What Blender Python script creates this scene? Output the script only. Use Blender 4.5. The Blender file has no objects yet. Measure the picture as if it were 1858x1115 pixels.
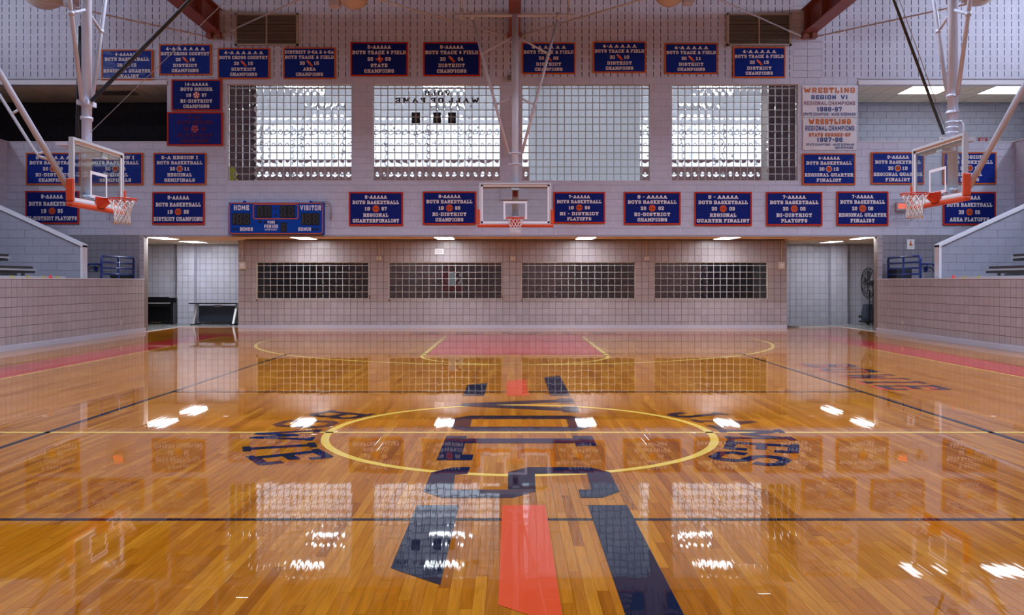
import bpy, math, random
from math import sin, cos, pi, radians, sqrt, floor as ifloor
from mathutils import Vector, Matrix

random.seed(7)
scene = bpy.context.scene
col = scene.collection
# ------------------------------------------------------------------ camera
F, CH, HY, VX = 1560.0, 1.44, 510.0, 927.0     # focal length (px), eye height (m), horizon row, vanishing column
cam_d = bpy.data.cameras.new('camera'); cam = bpy.data.objects.new('camera', cam_d); col.objects.link(cam)
cam.location = (0, 0, CH); cam.rotation_euler = (pi/2, 0, 0)
cam_d.sensor_width = 36.0; cam_d.lens = 36.0*F/1858.0
cam_d.shift_x = (929.0-VX)/1858.0; cam_d.shift_y = -(557.5-HY)/1858.0
cam_d.clip_end = 200
scene.camera = cam
# ------------------------------------------------------------------ exposure / world / big lights
vs = scene.view_settings
vs.view_transform = 'Standard'; vs.look = 'None'; vs.gamma = 1.0; vs.use_curve_mapping = False
vs.exposure = 0.14
scene.cycles.caustics_reflective = False; scene.cycles.caustics_refractive = False
scene.cycles.sample_clamp_indirect = 6.0
scene.cycles.max_bounces = 14; scene.cycles.transmission_bounces = 12; scene.cycles.transparent_max_bounces = 16
scene.cycles.diffuse_bounces = 4; scene.cycles.glossy_bounces = 5
w = bpy.data.worlds.new('daylight'); scene.world = w; w.use_nodes = True
bg = w.node_tree.nodes['Background']; bg.inputs[0].default_value = (0.83, 0.87, 1.0, 1); bg.inputs[1].default_value = 1.35

def area(name, loc, rot, sx, sy, power, color):
    l = bpy.data.lights.new(name, 'AREA'); l.shape = 'RECTANGLE'; l.size = sx; l.size_y = sy
    l.energy = power; l.color = color
    o = bpy.data.objects.new(name, l); col.objects.link(o); o.location = loc; o.rotation_euler = rot
    return o
COOL = (0.74, 0.82, 1.0); LAMPC = (0.65, 0.77, 1.0)
for sgn in (-1, 1):                                  # daylight through the clerestory windows of both side walls
    for y in (13.5, 20.3):
        area('clerestory_daylight', (sgn*16.85, y, 9.55), (0, sgn*pi/2, 0), .9, 1.5, 150 if sgn < 0 else 330, COOL)
for y in (-3.0, 3.5, 10.0, 16.5):                    # high-bay lamps under the roof, all above the picture
    for x in (-12.0, -4.1, 4.1, 12.0):
        l = area('high_bay_light', (x, y, 10.3), (0, 0, 0), .8, .8, {-3.0: 130, 3.5: 215, 10.0: 300, 16.5: 520}[y]*(.5 if x < -10 else .85 if x > 10 else 1.0), LAMPC); l.data.spread = radians(120)

# ------------------------------------------------------------------ helpers
XC = 0.08                       # court centre line
def at(px, py, d): return Vector(((px-VX)*d/F, d, CH+(HY-py)*d/F))
def ground(px, py):
    d = F*CH/(py-HY); return ((px-VX)*d/F, d)
def sx(px, d): return (px-VX)*d/F
def sz(py, d): return CH+(HY-py)*d/F

def mat(name, color, rough=0.5, metal=0.0, var=0.0, bump=0.0, bscale=40.0, emit=0.0, spec=0.5, wear=0.0, stretch=None):
    m = bpy.data.materials.new(name); m.use_nodes = True
    nt = m.node_tree; b = nt.nodes['Principled BSDF']
    c4 = (*color, 1)
    b.inputs['Base Color'].default_value = c4; b.inputs['Roughness'].default_value = rough
    b.inputs['Metallic'].default_value = metal; b.inputs['Specular IOR Level'].default_value = spec
    if emit:
        b.inputs['Emission Color'].default_value = c4; b.inputs['Emission Strength'].default_value = emit
    N = nt.nodes.new; L = nt.links.new
    csock = None
    if var or wear:
        val = N('ShaderNodeMath'); val.operation = 'ADD'; val.inputs[0].default_value = 1.0; val.inputs[1].default_value = 0.0
        out = val.outputs[0]
        if var:
            oi = N('ShaderNodeObjectInfo'); at_ = N('ShaderNodeAttribute'); at_.attribute_name = 'var'
            ad = N('ShaderNodeMath'); ad.operation = 'ADD'; L(oi.outputs['Random'], ad.inputs[0]); L(at_.outputs['Fac'], ad.inputs[1])
            fr = N('ShaderNodeMath'); fr.operation = 'FRACT'; L(ad.outputs[0], fr.inputs[0])
            mr = N('ShaderNodeMapRange'); mr.inputs['To Min'].default_value = 1-var; mr.inputs['To Max'].default_value = 1+var
            L(fr.outputs[0], mr.inputs['Value']); out = mr.outputs[0]
        if wear:
            tc = N('ShaderNodeTexCoord'); nz = N('ShaderNodeTexNoise'); nz.inputs['Scale'].default_value = 2.3; nz.inputs['Detail'].default_value = 5
            L(tc.outputs['Object'], nz.inputs['Vector'])
            m2 = N('ShaderNodeMapRange'); m2.inputs['From Min'].default_value = .3; m2.inputs['From Max'].default_value = .7
            m2.inputs['To Min'].default_value = 1-wear; m2.inputs['To Max'].default_value = 1+wear*.3; L(nz.outputs[0], m2.inputs['Value'])
            mu = N('ShaderNodeMath'); mu.operation = 'MULTIPLY'; L(out, mu.inputs[0]); L(m2.outputs[0], mu.inputs[1]); out = mu.outputs[0]
        vm = N('ShaderNodeVectorMath'); vm.operation = 'SCALE'; vm.inputs[0].default_value = color; L(out, vm.inputs['Scale'])
        L(vm.outputs[0], b.inputs['Base Color'])
    if bump:
        tc = N('ShaderNodeTexCoord'); nz = N('ShaderNodeTexNoise'); nz.inputs['Scale'].default_value = bscale; nz.inputs['Detail'].default_value = 3
        if stretch:
            mp = N('ShaderNodeMapping'); mp.inputs['Scale'].default_value = stretch; mp.inputs['Rotation'].default_value = (0, .6, 0)
            L(tc.outputs['Object'], mp.inputs['Vector']); L(mp.outputs[0], nz.inputs['Vector'])
        else: L(tc.outputs['Object'], nz.inputs['Vector'])
        bp = N('ShaderNodeBump'); bp.inputs['Strength'].default_value = bump; bp.inputs['Distance'].default_value = .02
        L(nz.outputs[0], bp.inputs['Height']); L(bp.outputs[0], b.inputs['Normal'])
    return m

M = {}
M['paint'] = mat('painted_block', (.56, .575, .70), .42, var=.03, bump=.12, bscale=60, wear=.06)
M['slotpaint'] = mat('painted_acoustic_block', (.56, .575, .70), .5, var=.03, bump=.12, bscale=60, wear=.06)
M['tile'] = mat('beige_glazed_tile', (.40, .36, .38), .28, var=.06, wear=.05)
M['tilejoint'] = mat('tile_joint', (.20, .165, .155), .8)
M['tiledark'] = mat('grey_glazed_tile', (.27, .26, .30), .3, var=.05)
M['tilegrey'] = mat('lavender_grey_glazed_tile', (.56, .57, .68), .28, var=.05)
M['jointgrey'] = mat('grey_joint', (.24, .22, .23), .8)
M['paintgrey'] = mat('grey_painted_block', (.30, .30, .36), .45, var=.03, wear=.06)
M['charcoal'] = mat('charcoal_insert_and_shade', (.035, .033, .04), .7, var=.05)  # acoustic insert colour; also holds the darkness of the unlit left gallery room
M['brick'] = mat('red_brick', (.27, .13, .125), .8, var=.2)
M['brickjoint'] = mat('brick_mortar', (.30, .24, .22), .9)
M['white'] = mat('white_paint', (.78, .78, .80), .4)
M['whitesteel'] = mat('white_enamel_steel', (.62, .63, .72), .3, wear=.12)
M['trim'] = mat('pale_trim', (.66, .65, .70), .35)
M['vinylbase'] = mat('vinyl_base', (.52, .52, .60), .3)
M['greyfloor'] = mat('grey_hall_floor', (.30, .31, .31), .18, wear=.1)
M['concrete'] = mat('grey_concrete', (.36, .36, .38), .7, wear=.12)
M['ceiltile'] = mat('ceiling_tile', (.86, .75, .58), .85, var=.03, bump=.2, bscale=120)  # cream tint carries the warm light bounced up from the wood floor
M['grid'] = mat('ceiling_grid', (.30, .27, .24), .6)
M['lamp'] = mat('lit_diffuser', (.90, .94, 1.0), .5, emit=26.0)
M['lobbylamp'] = mat('lobby_lit_diffuser', (.90, .94, 1.0), .5, emit=17.0)
M['gallerylamp'] = mat('gallery_lit_diffuser', (.90, .95, 1.0), .5, emit=4.5)
M['lampoff'] = mat('unlit_diffuser', (.16, .15, .15), .4)
M['steel'] = mat('rust_red_steel', (.25, .070, .050), .45, wear=.2)
M['roof'] = mat('roof_deck', (.42, .38, .36), .8)
M['rod'] = mat('pale_rod', (.74, .72, .72), .35)
M['black'] = mat('black_paint', (.012, .012, .014), .35)
M['blackgloss'] = mat('black_lacquer', (.008, .008, .010), .12)
M['blackcloth'] = mat('black_plastic', (.02, .02, .022), .6)
M['railblue'] = mat('blue_rail_paint', (.012, .035, .20), .3)
M['orange'] = mat('orange_pad', (.62, .070, .018), .4, wear=.15)
M['rim'] = mat('orange_rim', (.60, .045, .015), .35)
M['net'] = mat('white_net', (.80, .76, .72), .7)
M['alu'] = mat('aluminium_frame', (.60, .60, .62), .35, metal=.25)
M['tan'] = mat('lamp_bowl', (.62, .52, .44), .45)
M['vent'] = mat('louvre_metal', (.42, .38, .33), .5)
M['ventdark'] = mat('louvre_void', (.05, .045, .04), .8)
M['beige'] = mat('beige_box', (.66, .60, .52), .45)
M['wood'] = mat('dark_bench_wood', (.060, .045, .042), .5, wear=.2)
M['bluevinyl'] = mat('blue_vinyl', (.005, .026, .25), .24, bump=.9, bscale=2.2, stretch=(1, 1, 3), spec=.22)
M['blue'] = mat('blue_cloth', (.005, .016, .17), .55, bump=.25, bscale=6, spec=.12)
M['bluefade'] = mat('faded_blue_cloth', (.010, .020, .22), .6, bump=.3, bscale=5, spec=.12)
M['borderO'] = mat('orange_binding', (.62, .12, .02), .5, spec=.12)
M['borderR'] = mat('red_orange_binding', (.52, .035, .012), .55, spec=.12)
M['letter'] = mat('white_lettering', (.80, .74, .76), .5, spec=.12)
M['letterfade'] = mat('faded_red_lettering', (.10, .02, .085), .6, spec=.12)
M['ball'] = mat('orange_emblem', (.72, .10, .025), .5, spec=.12)
M['balldark'] = mat('dark_emblem_line', (.09, .02, .015), .6)
M['boardblue'] = mat('scoreboard_blue', (.005, .055, .36), .4, spec=.12)
M['segment'] = mat('unlit_segment', (.045, .043, .048), .5)
M['wvinyl'] = mat('white_vinyl', (.76, .74, .80), .35, bump=.4, bscale=3)
M['wrestleorange'] = mat('orange_print', (.55, .13, .02), .5)
M['wrestleblue'] = mat('blue_print', (.010, .05, .25), .5)
M['wrestlemauve'] = mat('mauve_print', (.20, .08, .16), .5)
M['exitred'] = mat('lit_exit_letters', (1.0, .10, .03), .5, emit=1.6)
M['exitbox'] = mat('exit_box', (.45, .40, .42), .4)
M['wire'] = mat('guard_wire', (.32, .31, .34), .4)
M['redsign'] = mat('red_sign', (.28, .02, .03), .5)
M['cart'] = mat('blue_grey_plastic', (.06, .08, .12), .4)
M['gold'] = mat('brass', (.60, .38, .16), .35, metal=.8)
M['yellow'] = mat('yellow_tape', (.75, .62, .04), .5)
M['red'] = mat('red_plastic', (.60, .02, .02), .4)
M['mortar'] = mat('glass_block_mortar', (.50, .53, .54), .7)
M['teal'] = mat('teal_panel', (.10, .32, .32), .5)

def glass_mat():
    m = bpy.data.materials.new('block_glass'); m.use_nodes = True; nt = m.node_tree; nt.nodes.clear()
    o = nt.nodes.new('ShaderNodeOutputMaterial'); g = nt.nodes.new('ShaderNodeBsdfGlass')
    g.inputs['Color'].default_value = (.96, .985, 1, 1); g.inputs['Roughness'].default_value = 0.0; g.inputs['IOR'].default_value = 1.45
    nt.links.new(g.outputs[0], o.inputs[0]); return m
M['glass'] = glass_mat()
def pane_mat(name, tint, refl):
    m = bpy.data.materials.new(name); m.use_nodes = True; nt = m.node_tree; nt.nodes.clear()
    o = nt.nodes.new('ShaderNodeOutputMaterial'); t = nt.nodes.new('ShaderNodeBsdfTransparent'); g = nt.nodes.new('ShaderNodeBsdfGlossy')
    t.inputs[0].default_value = (*tint, 1); g.inputs['Roughness'].default_value = .02
    lw = nt.nodes.new('ShaderNodeLayerWeight'); lw.inputs[0].default_value = .5
    pw_ = nt.nodes.new('ShaderNodeMath'); pw_.operation = 'POWER'; pw_.inputs[1].default_value = 5.0; nt.links.new(lw.outputs['Facing'], pw_.inputs[0])
    f = nt.nodes.new('ShaderNodeMath'); f.operation = 'MULTIPLY_ADD'; f.inputs[1].default_value = .8; f.inputs[2].default_value = refl; nt.links.new(pw_.outputs[0], f.inputs[0])
    mx = nt.nodes.new('ShaderNodeMixShader'); nt.links.new(f.outputs[0], mx.inputs[0]); nt.links.new(t.outputs[0], mx.inputs[1]); nt.links.new(g.outputs[0], mx.inputs[2])
    nt.links.new(mx.outputs[0], o.inputs[0]); return m
M['pane'] = pane_mat('backboard_glass', (.93, .975, .965), .02)

def translucent(name, color):
    m = bpy.data.materials.new(name); m.use_nodes = True; nt = m.node_tree; nt.nodes.clear()
    o = nt.nodes.new('ShaderNodeOutputMaterial'); t = nt.nodes.new('ShaderNodeBsdfTranslucent'); d = nt.nodes.new('ShaderNodeBsdfDiffuse'); mx = nt.nodes.new('ShaderNodeMixShader')
    t.inputs[0].default_value = (*color, 1); d.inputs[0].default_value = (*color, 1); mx.inputs[0].default_value = .3
    nt.links.new(t.outputs[0], mx.inputs[1]); nt.links.new(d.outputs[0], mx.inputs[2]); nt.links.new(mx.outputs[0], o.inputs[0]); return m
M['screen'] = translucent('white_fabric_screen', (.90, .90, .92))
PW, PL = 0.057, 1.1             # floor board width and length
def floor_mat(name, color=None, rough=.022, tilt=.34):
    """Lacquered hardwood (color None) or paint under the same lacquer; boards follow PW x PL."""
    m = bpy.data.materials.new(name); m.use_nodes = True; nt = m.node_tree; b = nt.nodes['Principled BSDF']
    N = nt.nodes.new; L = nt.links.new
    def math_(op, a, c=None):
        n = N('ShaderNodeMath'); n.operation = op
        for i, v in enumerate((a, c)):
            if v is None: continue
            if isinstance(v, (int, float)): n.inputs[i].default_value = v
            else: L(v, n.inputs[i])
        return n.outputs[0]
    geo = N('ShaderNodeNewGeometry'); sep = N('ShaderNodeSeparateXYZ'); L(geo.outputs['Position'], sep.inputs[0])
    xs = math_('DIVIDE', sep.outputs[0], PW); c_ = math_('FLOOR', xs); fx = math_('FRACT', xs)
    off = math_('MULTIPLY', math_('FRACT', math_('MULTIPLY', math_('ADD', c_, 1000.0), .618034)), PL)
    ys = math_('DIVIDE', math_('ADD', sep.outputs[1], off), PL); r_ = math_('FLOOR', ys); fy = math_('FRACT', ys)
    cb = N('ShaderNodeCombineXYZ'); L(c_, cb.inputs[0]); L(r_, cb.inputs[1])
    wn = N('ShaderNodeTexWhiteNoise'); wn.noise_dimensions = '2D'; L(cb.outputs[0], wn.inputs['Vector'])
    sc = N('ShaderNodeSeparateColor'); L(wn.outputs['Color'], sc.inputs[0])
    # normal: every board lies a touch differently and is slightly cupped
    tx = math_('ADD', math_('MULTIPLY', math_('SUBTRACT', sc.outputs[0], .5), .010*tilt), math_('MULTIPLY', math_('SUBTRACT', fx, .5), .016*tilt))
    nz = N('ShaderNodeTexNoise'); nz.inputs['Scale'].default_value = 1.0; nz.inputs['Detail'].default_value = 2
    mp = N('ShaderNodeMapping'); mp.inputs['Scale'].default_value = (9, 1.6, 1); L(geo.outputs['Position'], mp.inputs[0]); L(mp.outputs[0], nz.inputs['Vector'])
    ty = math_('ADD', math_('MULTIPLY', math_('SUBTRACT', sc.outputs[1], .5), .0035*tilt), math_('MULTIPLY', math_('SUBTRACT', nz.outputs[0], .5), .006*tilt))
    c2 = N('ShaderNodeCombineXYZ'); L(tx, c2.inputs[0]); L(ty, c2.inputs[1])
    va = N('ShaderNodeVectorMath'); va.operation = 'ADD'; L(geo.outputs['Normal'], va.inputs[0]); L(c2.outputs[0], va.inputs[1])
    vn = N('ShaderNodeVectorMath'); vn.operation = 'NORMALIZE'; L(va.outputs[0], vn.inputs[0]); L(vn.outputs[0], b.inputs['Normal'])
    b.inputs['Roughness'].default_value = rough; b.inputs['IOR'].default_value = 1.47
    if color is None:
        cr = N('ShaderNodeValToRGB'); e = cr.color_ramp.elements
        e[0].position = 0; e[0].color = (.30, .085, .004, 1); e[1].position = 1; e[1].color = (.51, .188, .013, 1)
        k = e.new(.15); k.color = (.39, .119, .005, 1); k = e.new(.75); k.color = (.45, .150, .008, 1)
        L(sc.outputs[2], cr.inputs[0])
        g = N('ShaderNodeTexNoise'); g.inputs['Scale'].default_value = 1.0; g.inputs['Detail'].default_value = 4; g.inputs['Distortion'].default_value = .6
        m3 = N('ShaderNodeMapping'); m3.inputs['Scale'].default_value = (55, 3.5, 1)
        o3 = N('ShaderNodeVectorMath'); o3.operation = 'ADD'; L(geo.outputs['Position'], o3.inputs[0]); L(wn.outputs['Color'], o3.inputs[1])
        L(o3.outputs[0], m3.inputs[0]); L(m3.outputs[0], g.inputs['Vector'])
        gr = N('ShaderNodeMapRange'); gr.inputs['From Min'].default_value = .3; gr.inputs['From Max'].default_value = .7
        gr.inputs['To Min'].default_value = .80; gr.inputs['To Max'].default_value = 1.12; L(g.outputs[0], gr.inputs[0])
        seam = math_('MINIMUM', math_('GREATER_THAN', fx, .022), math_('GREATER_THAN', fy, .0022))
        seam = math_('ADD', math_('MULTIPLY', seam, .45), .55)
        vm = N('ShaderNodeVectorMath'); vm.operation = 'SCALE'; L(cr.outputs[0], vm.inputs[0]); L(math_('MULTIPLY', gr.outputs[0], seam), vm.inputs['Scale'])
        L(vm.outputs[0], b.inputs['Base Color'])
    else:
        b.inputs['Base Color'].default_value = (*color, 1)
    return m
M['floor'] = floor_mat('lacquered_maple')
M['pnavy'] = floor_mat('navy_floor_paint', (.010, .014, .030))
M['porange'] = floor_mat('orange_floor_paint', (.66, .075, .022))
M['pred'] = floor_mat('red_floor_paint', (.50, .040, .026))
M['pyellow'] = floor_mat('yellow_floor_paint', (.80, .52, .09))
M['pblack'] = floor_mat('black_floor_paint', (.010, .012, .018))

class MB:
    """collects boxes, bars, tubes and prisms; build() links them as one mesh object"""
    def __init__(s): s.v = []; s.f = []; s.sm = []
    def add(s, vs_, fs, smooth=False):
        b = len(s.v); s.v += [tuple(p) for p in vs_]; s.f += [tuple(i+b for i in f) for f in fs]; s.sm += [smooth]*len(fs); return s
    def box(s, x0, x1, y0, y1, z0, z1):
        return s.add([(x0,y0,z0),(x1,y0,z0),(x1,y1,z0),(x0,y1,z0),(x0,y0,z1),(x1,y0,z1),(x1,y1,z1),(x0,y1,z1)],
                     [(0,3,2,1),(4,5,6,7),(0,1,5,4),(1,2,6,5),(2,3,7,6),(3,0,4,7)])
    def tube(s, p, q, r, n=10, r2=None):
        p, q = Vector(p), Vector(q); d = (q-p)
        if d.length < 1e-6: return s
        d.normalize(); a = d.orthogonal().normalized(); b = d.cross(a); r2 = r if r2 is None else r2
        vs_ = [p+(a*cos(2*pi*i/n)+b*sin(2*pi*i/n))*r for i in range(n)]+[q+(a*cos(2*pi*i/n)+b*sin(2*pi*i/n))*r2 for i in range(n)]
        s.add(vs_, [(i, (i+1) % n, n+(i+1) % n, n+i) for i in range(n)], True)
        k = len(s.v)-2*n
        s.f += [tuple(k+i for i in reversed(range(n))), tuple(k+n+i for i in range(n))]; s.sm += [False, False]; return s
    def path(s, pts, r, n=8, closed=False):
        """tube along a polyline with shared rings at the bends"""
        pts = [Vector(p) for p in pts]; m = len(pts); ref = None; rings = []
        for i in range(m):
            if closed: d = (pts[(i+1) % m]-pts[i-1]).normalized()
            else: d = (pts[min(i+1, m-1)]-pts[max(i-1, 0)]).normalized()
            if ref is None: ref = d.orthogonal().normalized()
            ref = (ref-d*ref.dot(d)).normalized(); b = d.cross(ref)
            rings.append([pts[i]+(ref*cos(2*pi*j/n)+b*sin(2*pi*j/n))*r for j in range(n)])
        vs_ = [p for rg in rings for p in rg]; fs = []
        for i in range(m if closed else m-1):
            k = (i+1) % m
            for j in range(n): fs.append((i*n+j, i*n+(j+1) % n, k*n+(j+1) % n, k*n+j))
        s.add(vs_, fs, True)
        if not closed:
            b0 = len(s.v)-m*n; s.f += [tuple(b0+i for i in reversed(range(n))), tuple(b0+(m-1)*n+i for i in range(n))]; s.sm += [False, False]
        return s
    def lathe(s, prof, n=24, c=(0, 0, 0)):
        vs_ = []; fs = []
        for (r, z) in prof:
            for j in range(n): vs_.append((c[0]+r*cos(2*pi*j/n), c[1]+r*sin(2*pi*j/n), c[2]+z))
        for i in range(len(prof)-1):
            for j in range(n): fs.append((i*n+j, i*n+(j+1) % n, (i+1)*n+(j+1) % n, (i+1)*n+j))
        return s.add(vs_, fs, True)
    def prism(s, poly, a, b, plane='xz'):
        """polygon in xz (extruded y a..b), xy (extruded z a..b) or yz (extruded x a..b)"""
        n = len(poly)
        def P(u, v, t): return (u, t, v) if plane == 'xz' else ((u, v, t) if plane == 'xy' else (t, u, v))
        vs_ = [P(u, v, a) for u, v in poly]+[P(u, v, b) for u, v in poly]
        return s.add(vs_, [tuple(range(n)), tuple(range(2*n-1, n-1, -1))]+[(i, n+i, n+(i+1) % n, (i+1) % n) for i in range(n)])
    def flat(s, poly, t, plane='xz'):
        t = t-(len(s.f) % 40)*.00003 if plane == 'xz' else t
        def P(u, v): return (u, t, v) if plane == 'xz' else (u, v, t)
        return s.add([P(u, v) for u, v in poly], [tuple(range(len(poly)))])
    def mesh(s, name):
        me = bpy.data.meshes.new(name); me.from_pydata(s.v, [], s.f)
        me.polygons.foreach_set('use_smooth', s.sm); me.update(); return me
    def build(s, name, m, parent=None):
        return link(name, s.mesh(name), m, parent)
def link(name, me, m, parent=None):
    if m is not None and not me.materials: me.materials.append(M[m] if isinstance(m, str) else m)
    o = bpy.data.objects.new(name, me); col.objects.link(o)
    if parent is not None: o.parent = parent
    return o
def empty(name, loc=(0, 0, 0), rz=0.0):
    o = bpy.data.objects.new(name, None); col.objects.link(o); o.location = loc; o.rotation_euler = (0, 0, rz); o.empty_display_size = .2; return o
def tag(o, label, cat, group=None):
    o['label'] = label; o['category'] = cat
    if group: o['group'] = group
    return o
def struct(o): o['kind'] = 'structure'; return o
def stuff(o): o['kind'] = 'stuff'; return o

def unit_block(name, cu=.012, cv=.02, depth_chamfer=.35):
    """piece with chamfered front; x,z in -.5...5, back at y=0, front at y=-1 (scaled per piece)"""
    me = bpy.data.meshes.new(name)
    a, b = .5, .5; c, d = .5-cu, .5-cv; k = -1+depth_chamfer
    vs_ = [(-a,0,-b),(a,0,-b),(a,0,b),(-a,0,b),(-a,k,-b),(a,k,-b),(a,k,b),(-a,k,b),(-c,-1,-d),(c,-1,-d),(c,-1,d),(-c,-1,d)]
    fs = [(8,9,10,11)]
    for q in (0, 4):
        for i in range(4): fs.append((q+i, q+(i+1) % 4, q+4+(i+1) % 4, q+4+i))
    me.from_pydata(vs_, [], fs); me.update(); return me
UNIT = {}
def unit_for(key, m, **kw):
    if key not in UNIT:
        UNIT[key] = unit_block(key, **kw); UNIT[key].materials.append(M[m])
    return UNIT[key]

def slotted_block():
    me = bpy.data.meshes.new('acoustic_block'); me.materials.append(M['slotpaint'])
    xs = [-.4985, -.277, -.223, .223, .277, .4985]; zs = [-.497, -.36, .36, .497]
    vs_ = []; fs = []; idx = {}
    def V(x, y, z):
        k = (x, y, z)
        if k not in idx: idx[k] = len(vs_); vs_.append(k)
        return idx[k]
    for i in range(5):
        for j in range(3):
            q = [(xs[i], zs[j]), (xs[i+1], zs[j]), (xs[i+1], zs[j+1]), (xs[i], zs[j+1])]
            if j == 1 and i in (1, 3):
                for a in range(4):
                    p, r = q[a], q[(a+1) % 4]
                    fs.append((V(p[0], -1, p[1]), V(r[0], -1, r[1]), V(r[0], 0, r[1]), V(p[0], 0, p[1])))
            else: fs.append(tuple(V(x, -1, z) for x, z in q))
    o = [(xs[0], zs[0]), (xs[5], zs[0]), (xs[5], zs[3]), (xs[0], zs[3])]
    for a in range(4):
        p, r = o[a], o[(a+1) % 4]
        fs.append((V(p[0], 0, p[1]), V(r[0], 0, r[1]), V(r[0], -1, r[1]), V(p[0], -1, p[1])))
    me.from_pydata(vs_, [], fs); me.update(); return me

def trimmed(r, holes):
    """rectangle less the holes (axis aligned), None when nothing is left"""
    u0, u1, v0, v1 = r
    for (a, b, c, d) in holes:
        if u1 <= a or u0 >= b or v1 <= c or v0 >= d: continue
        opts = [(a-u0, (u0, a, v0, v1)), (u1-b, (b, u1, v0, v1)), (c-v0, (u0, u1, v0, c)), (v1-d, (u0, u1, d, v1))]
        opts = [(k*((q[3]-q[2]) if i < 2 else (q[1]-q[0])), q) for i, (k, q) in enumerate(opts)]
        best = max(opts, key=lambda t: t[0])
        if best[0] <= 0: return None
        u0, u1, v0, v1 = best[1]
    if u1-u0 < .02 or v1-v0 < .02: return None
    return (u0, u1, v0, v1)
def to_frame(kind, plane, u, n, v):
    """kind 'y-': wall facing -Y at y=plane (u=x); 'x+': facing +X at x=plane (u=y); 'x-': facing -X (u=y); n = depth behind the face"""
    if kind == 'y-': return (u, plane+n, v)
    if kind == 'x+': return (plane-n, u, v)
    return (plane+n, u, v)
ROT = {'y-': 0.0, 'x+': pi/2, 'x-': -pi/2}
def pieces(parent, pname, kind, plane, u0, u1, v0, v1, bu, bv, holes, mname, depth, joint=.007, bond=0.0, special=None, key=None, order=None, ustart=None, limit=300, cham=(.012, .02)):
    """a wall's blocks or tiles: up to `limit` as parts that share a mesh, the rest joined as stuff"""
    me = unit_for(pname+mname+str(bu), mname, cu=cham[0], cv=cham[1])
    cells = []; row = 0; v = v0
    while v < v1-.03:
        ve = min(v+bv, v1); us = (u0 if ustart is None else ustart)-((bond*bu) if row % 2 else 0)
        while us < u1-.01:
            r = trimmed((max(us, u0), min(us+bu, u1), v, ve), holes)
            if r: cells.append((r, (abs((r[1]-r[0])-bu) < .002 and abs((r[3]-r[2])-bv) < .002)))
            us += bu
        v = ve; row += 1
    if order: cells.sort(key=lambda c: order(*c[0]))
    rest = MB(); var = []
    for i, ((a, b, c, d), full) in enumerate(cells):
        mesh = special if (special is not None and full and key(a, b, c, d)) else me
        cx, cz = (a+b)/2, (c+d)/2
        wu, wv = (b-a-joint, d-c-joint) if mesh is me else (b-a, d-c)
        loc = to_frame(kind, plane, cx, depth, cz)
        if i < limit:
            o = bpy.data.objects.new(pname, mesh); col.objects.link(o); o.parent = parent
            o.location = loc; o.scale = (wu, depth, wv); o.rotation_euler = (0, 0, ROT[kind])
        else:
            mx = Matrix.Translation(loc) @ Matrix.Rotation(ROT[kind], 4, 'Z') @ Matrix.Diagonal((wu, depth, wv, 1))
            rest.add([mx @ p.co for p in mesh.vertices], [tuple(p.vertices) for p in mesh.polygons])
            var += [random.random()]*len(mesh.polygons)
    if rest.v:
        o = rest.build(pname+'_field', mname, parent); stuff(o)
        at_ = o.data.attributes.new('var', 'FLOAT', 'FACE'); at_.data.foreach_set('value', var)
    return len(cells)
def slab(mb, kind, plane, u0, u1, v0, v1, holes, n0, n1):
    """solid wall body with rectangular holes, from depth n0 to n1 behind the face"""
    us = sorted({u0, u1, *[min(max(h[i], u0), u1) for h in holes for i in (0, 1)]})
    vs_ = sorted({v0, v1, *[min(max(h[i], v0), v1) for h in holes for i in (2, 3)]})
    for i in range(len(us)-1):
        for j in range(len(vs_)-1):
            cu, cv = (us[i]+us[i+1])/2, (vs_[j]+vs_[j+1])/2
            if any(h[0] < cu < h[1] and h[2] < cv < h[3] for h in holes): continue
            p = to_frame(kind, plane, us[i], n0, vs_[j]); q = to_frame(kind, plane, us[i+1], n1, vs_[j+1])
            mb.box(min(p[0], q[0]), max(p[0], q[0]), min(p[1], q[1]), max(p[1], q[1]), p[2], q[2])
    return mb

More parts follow.
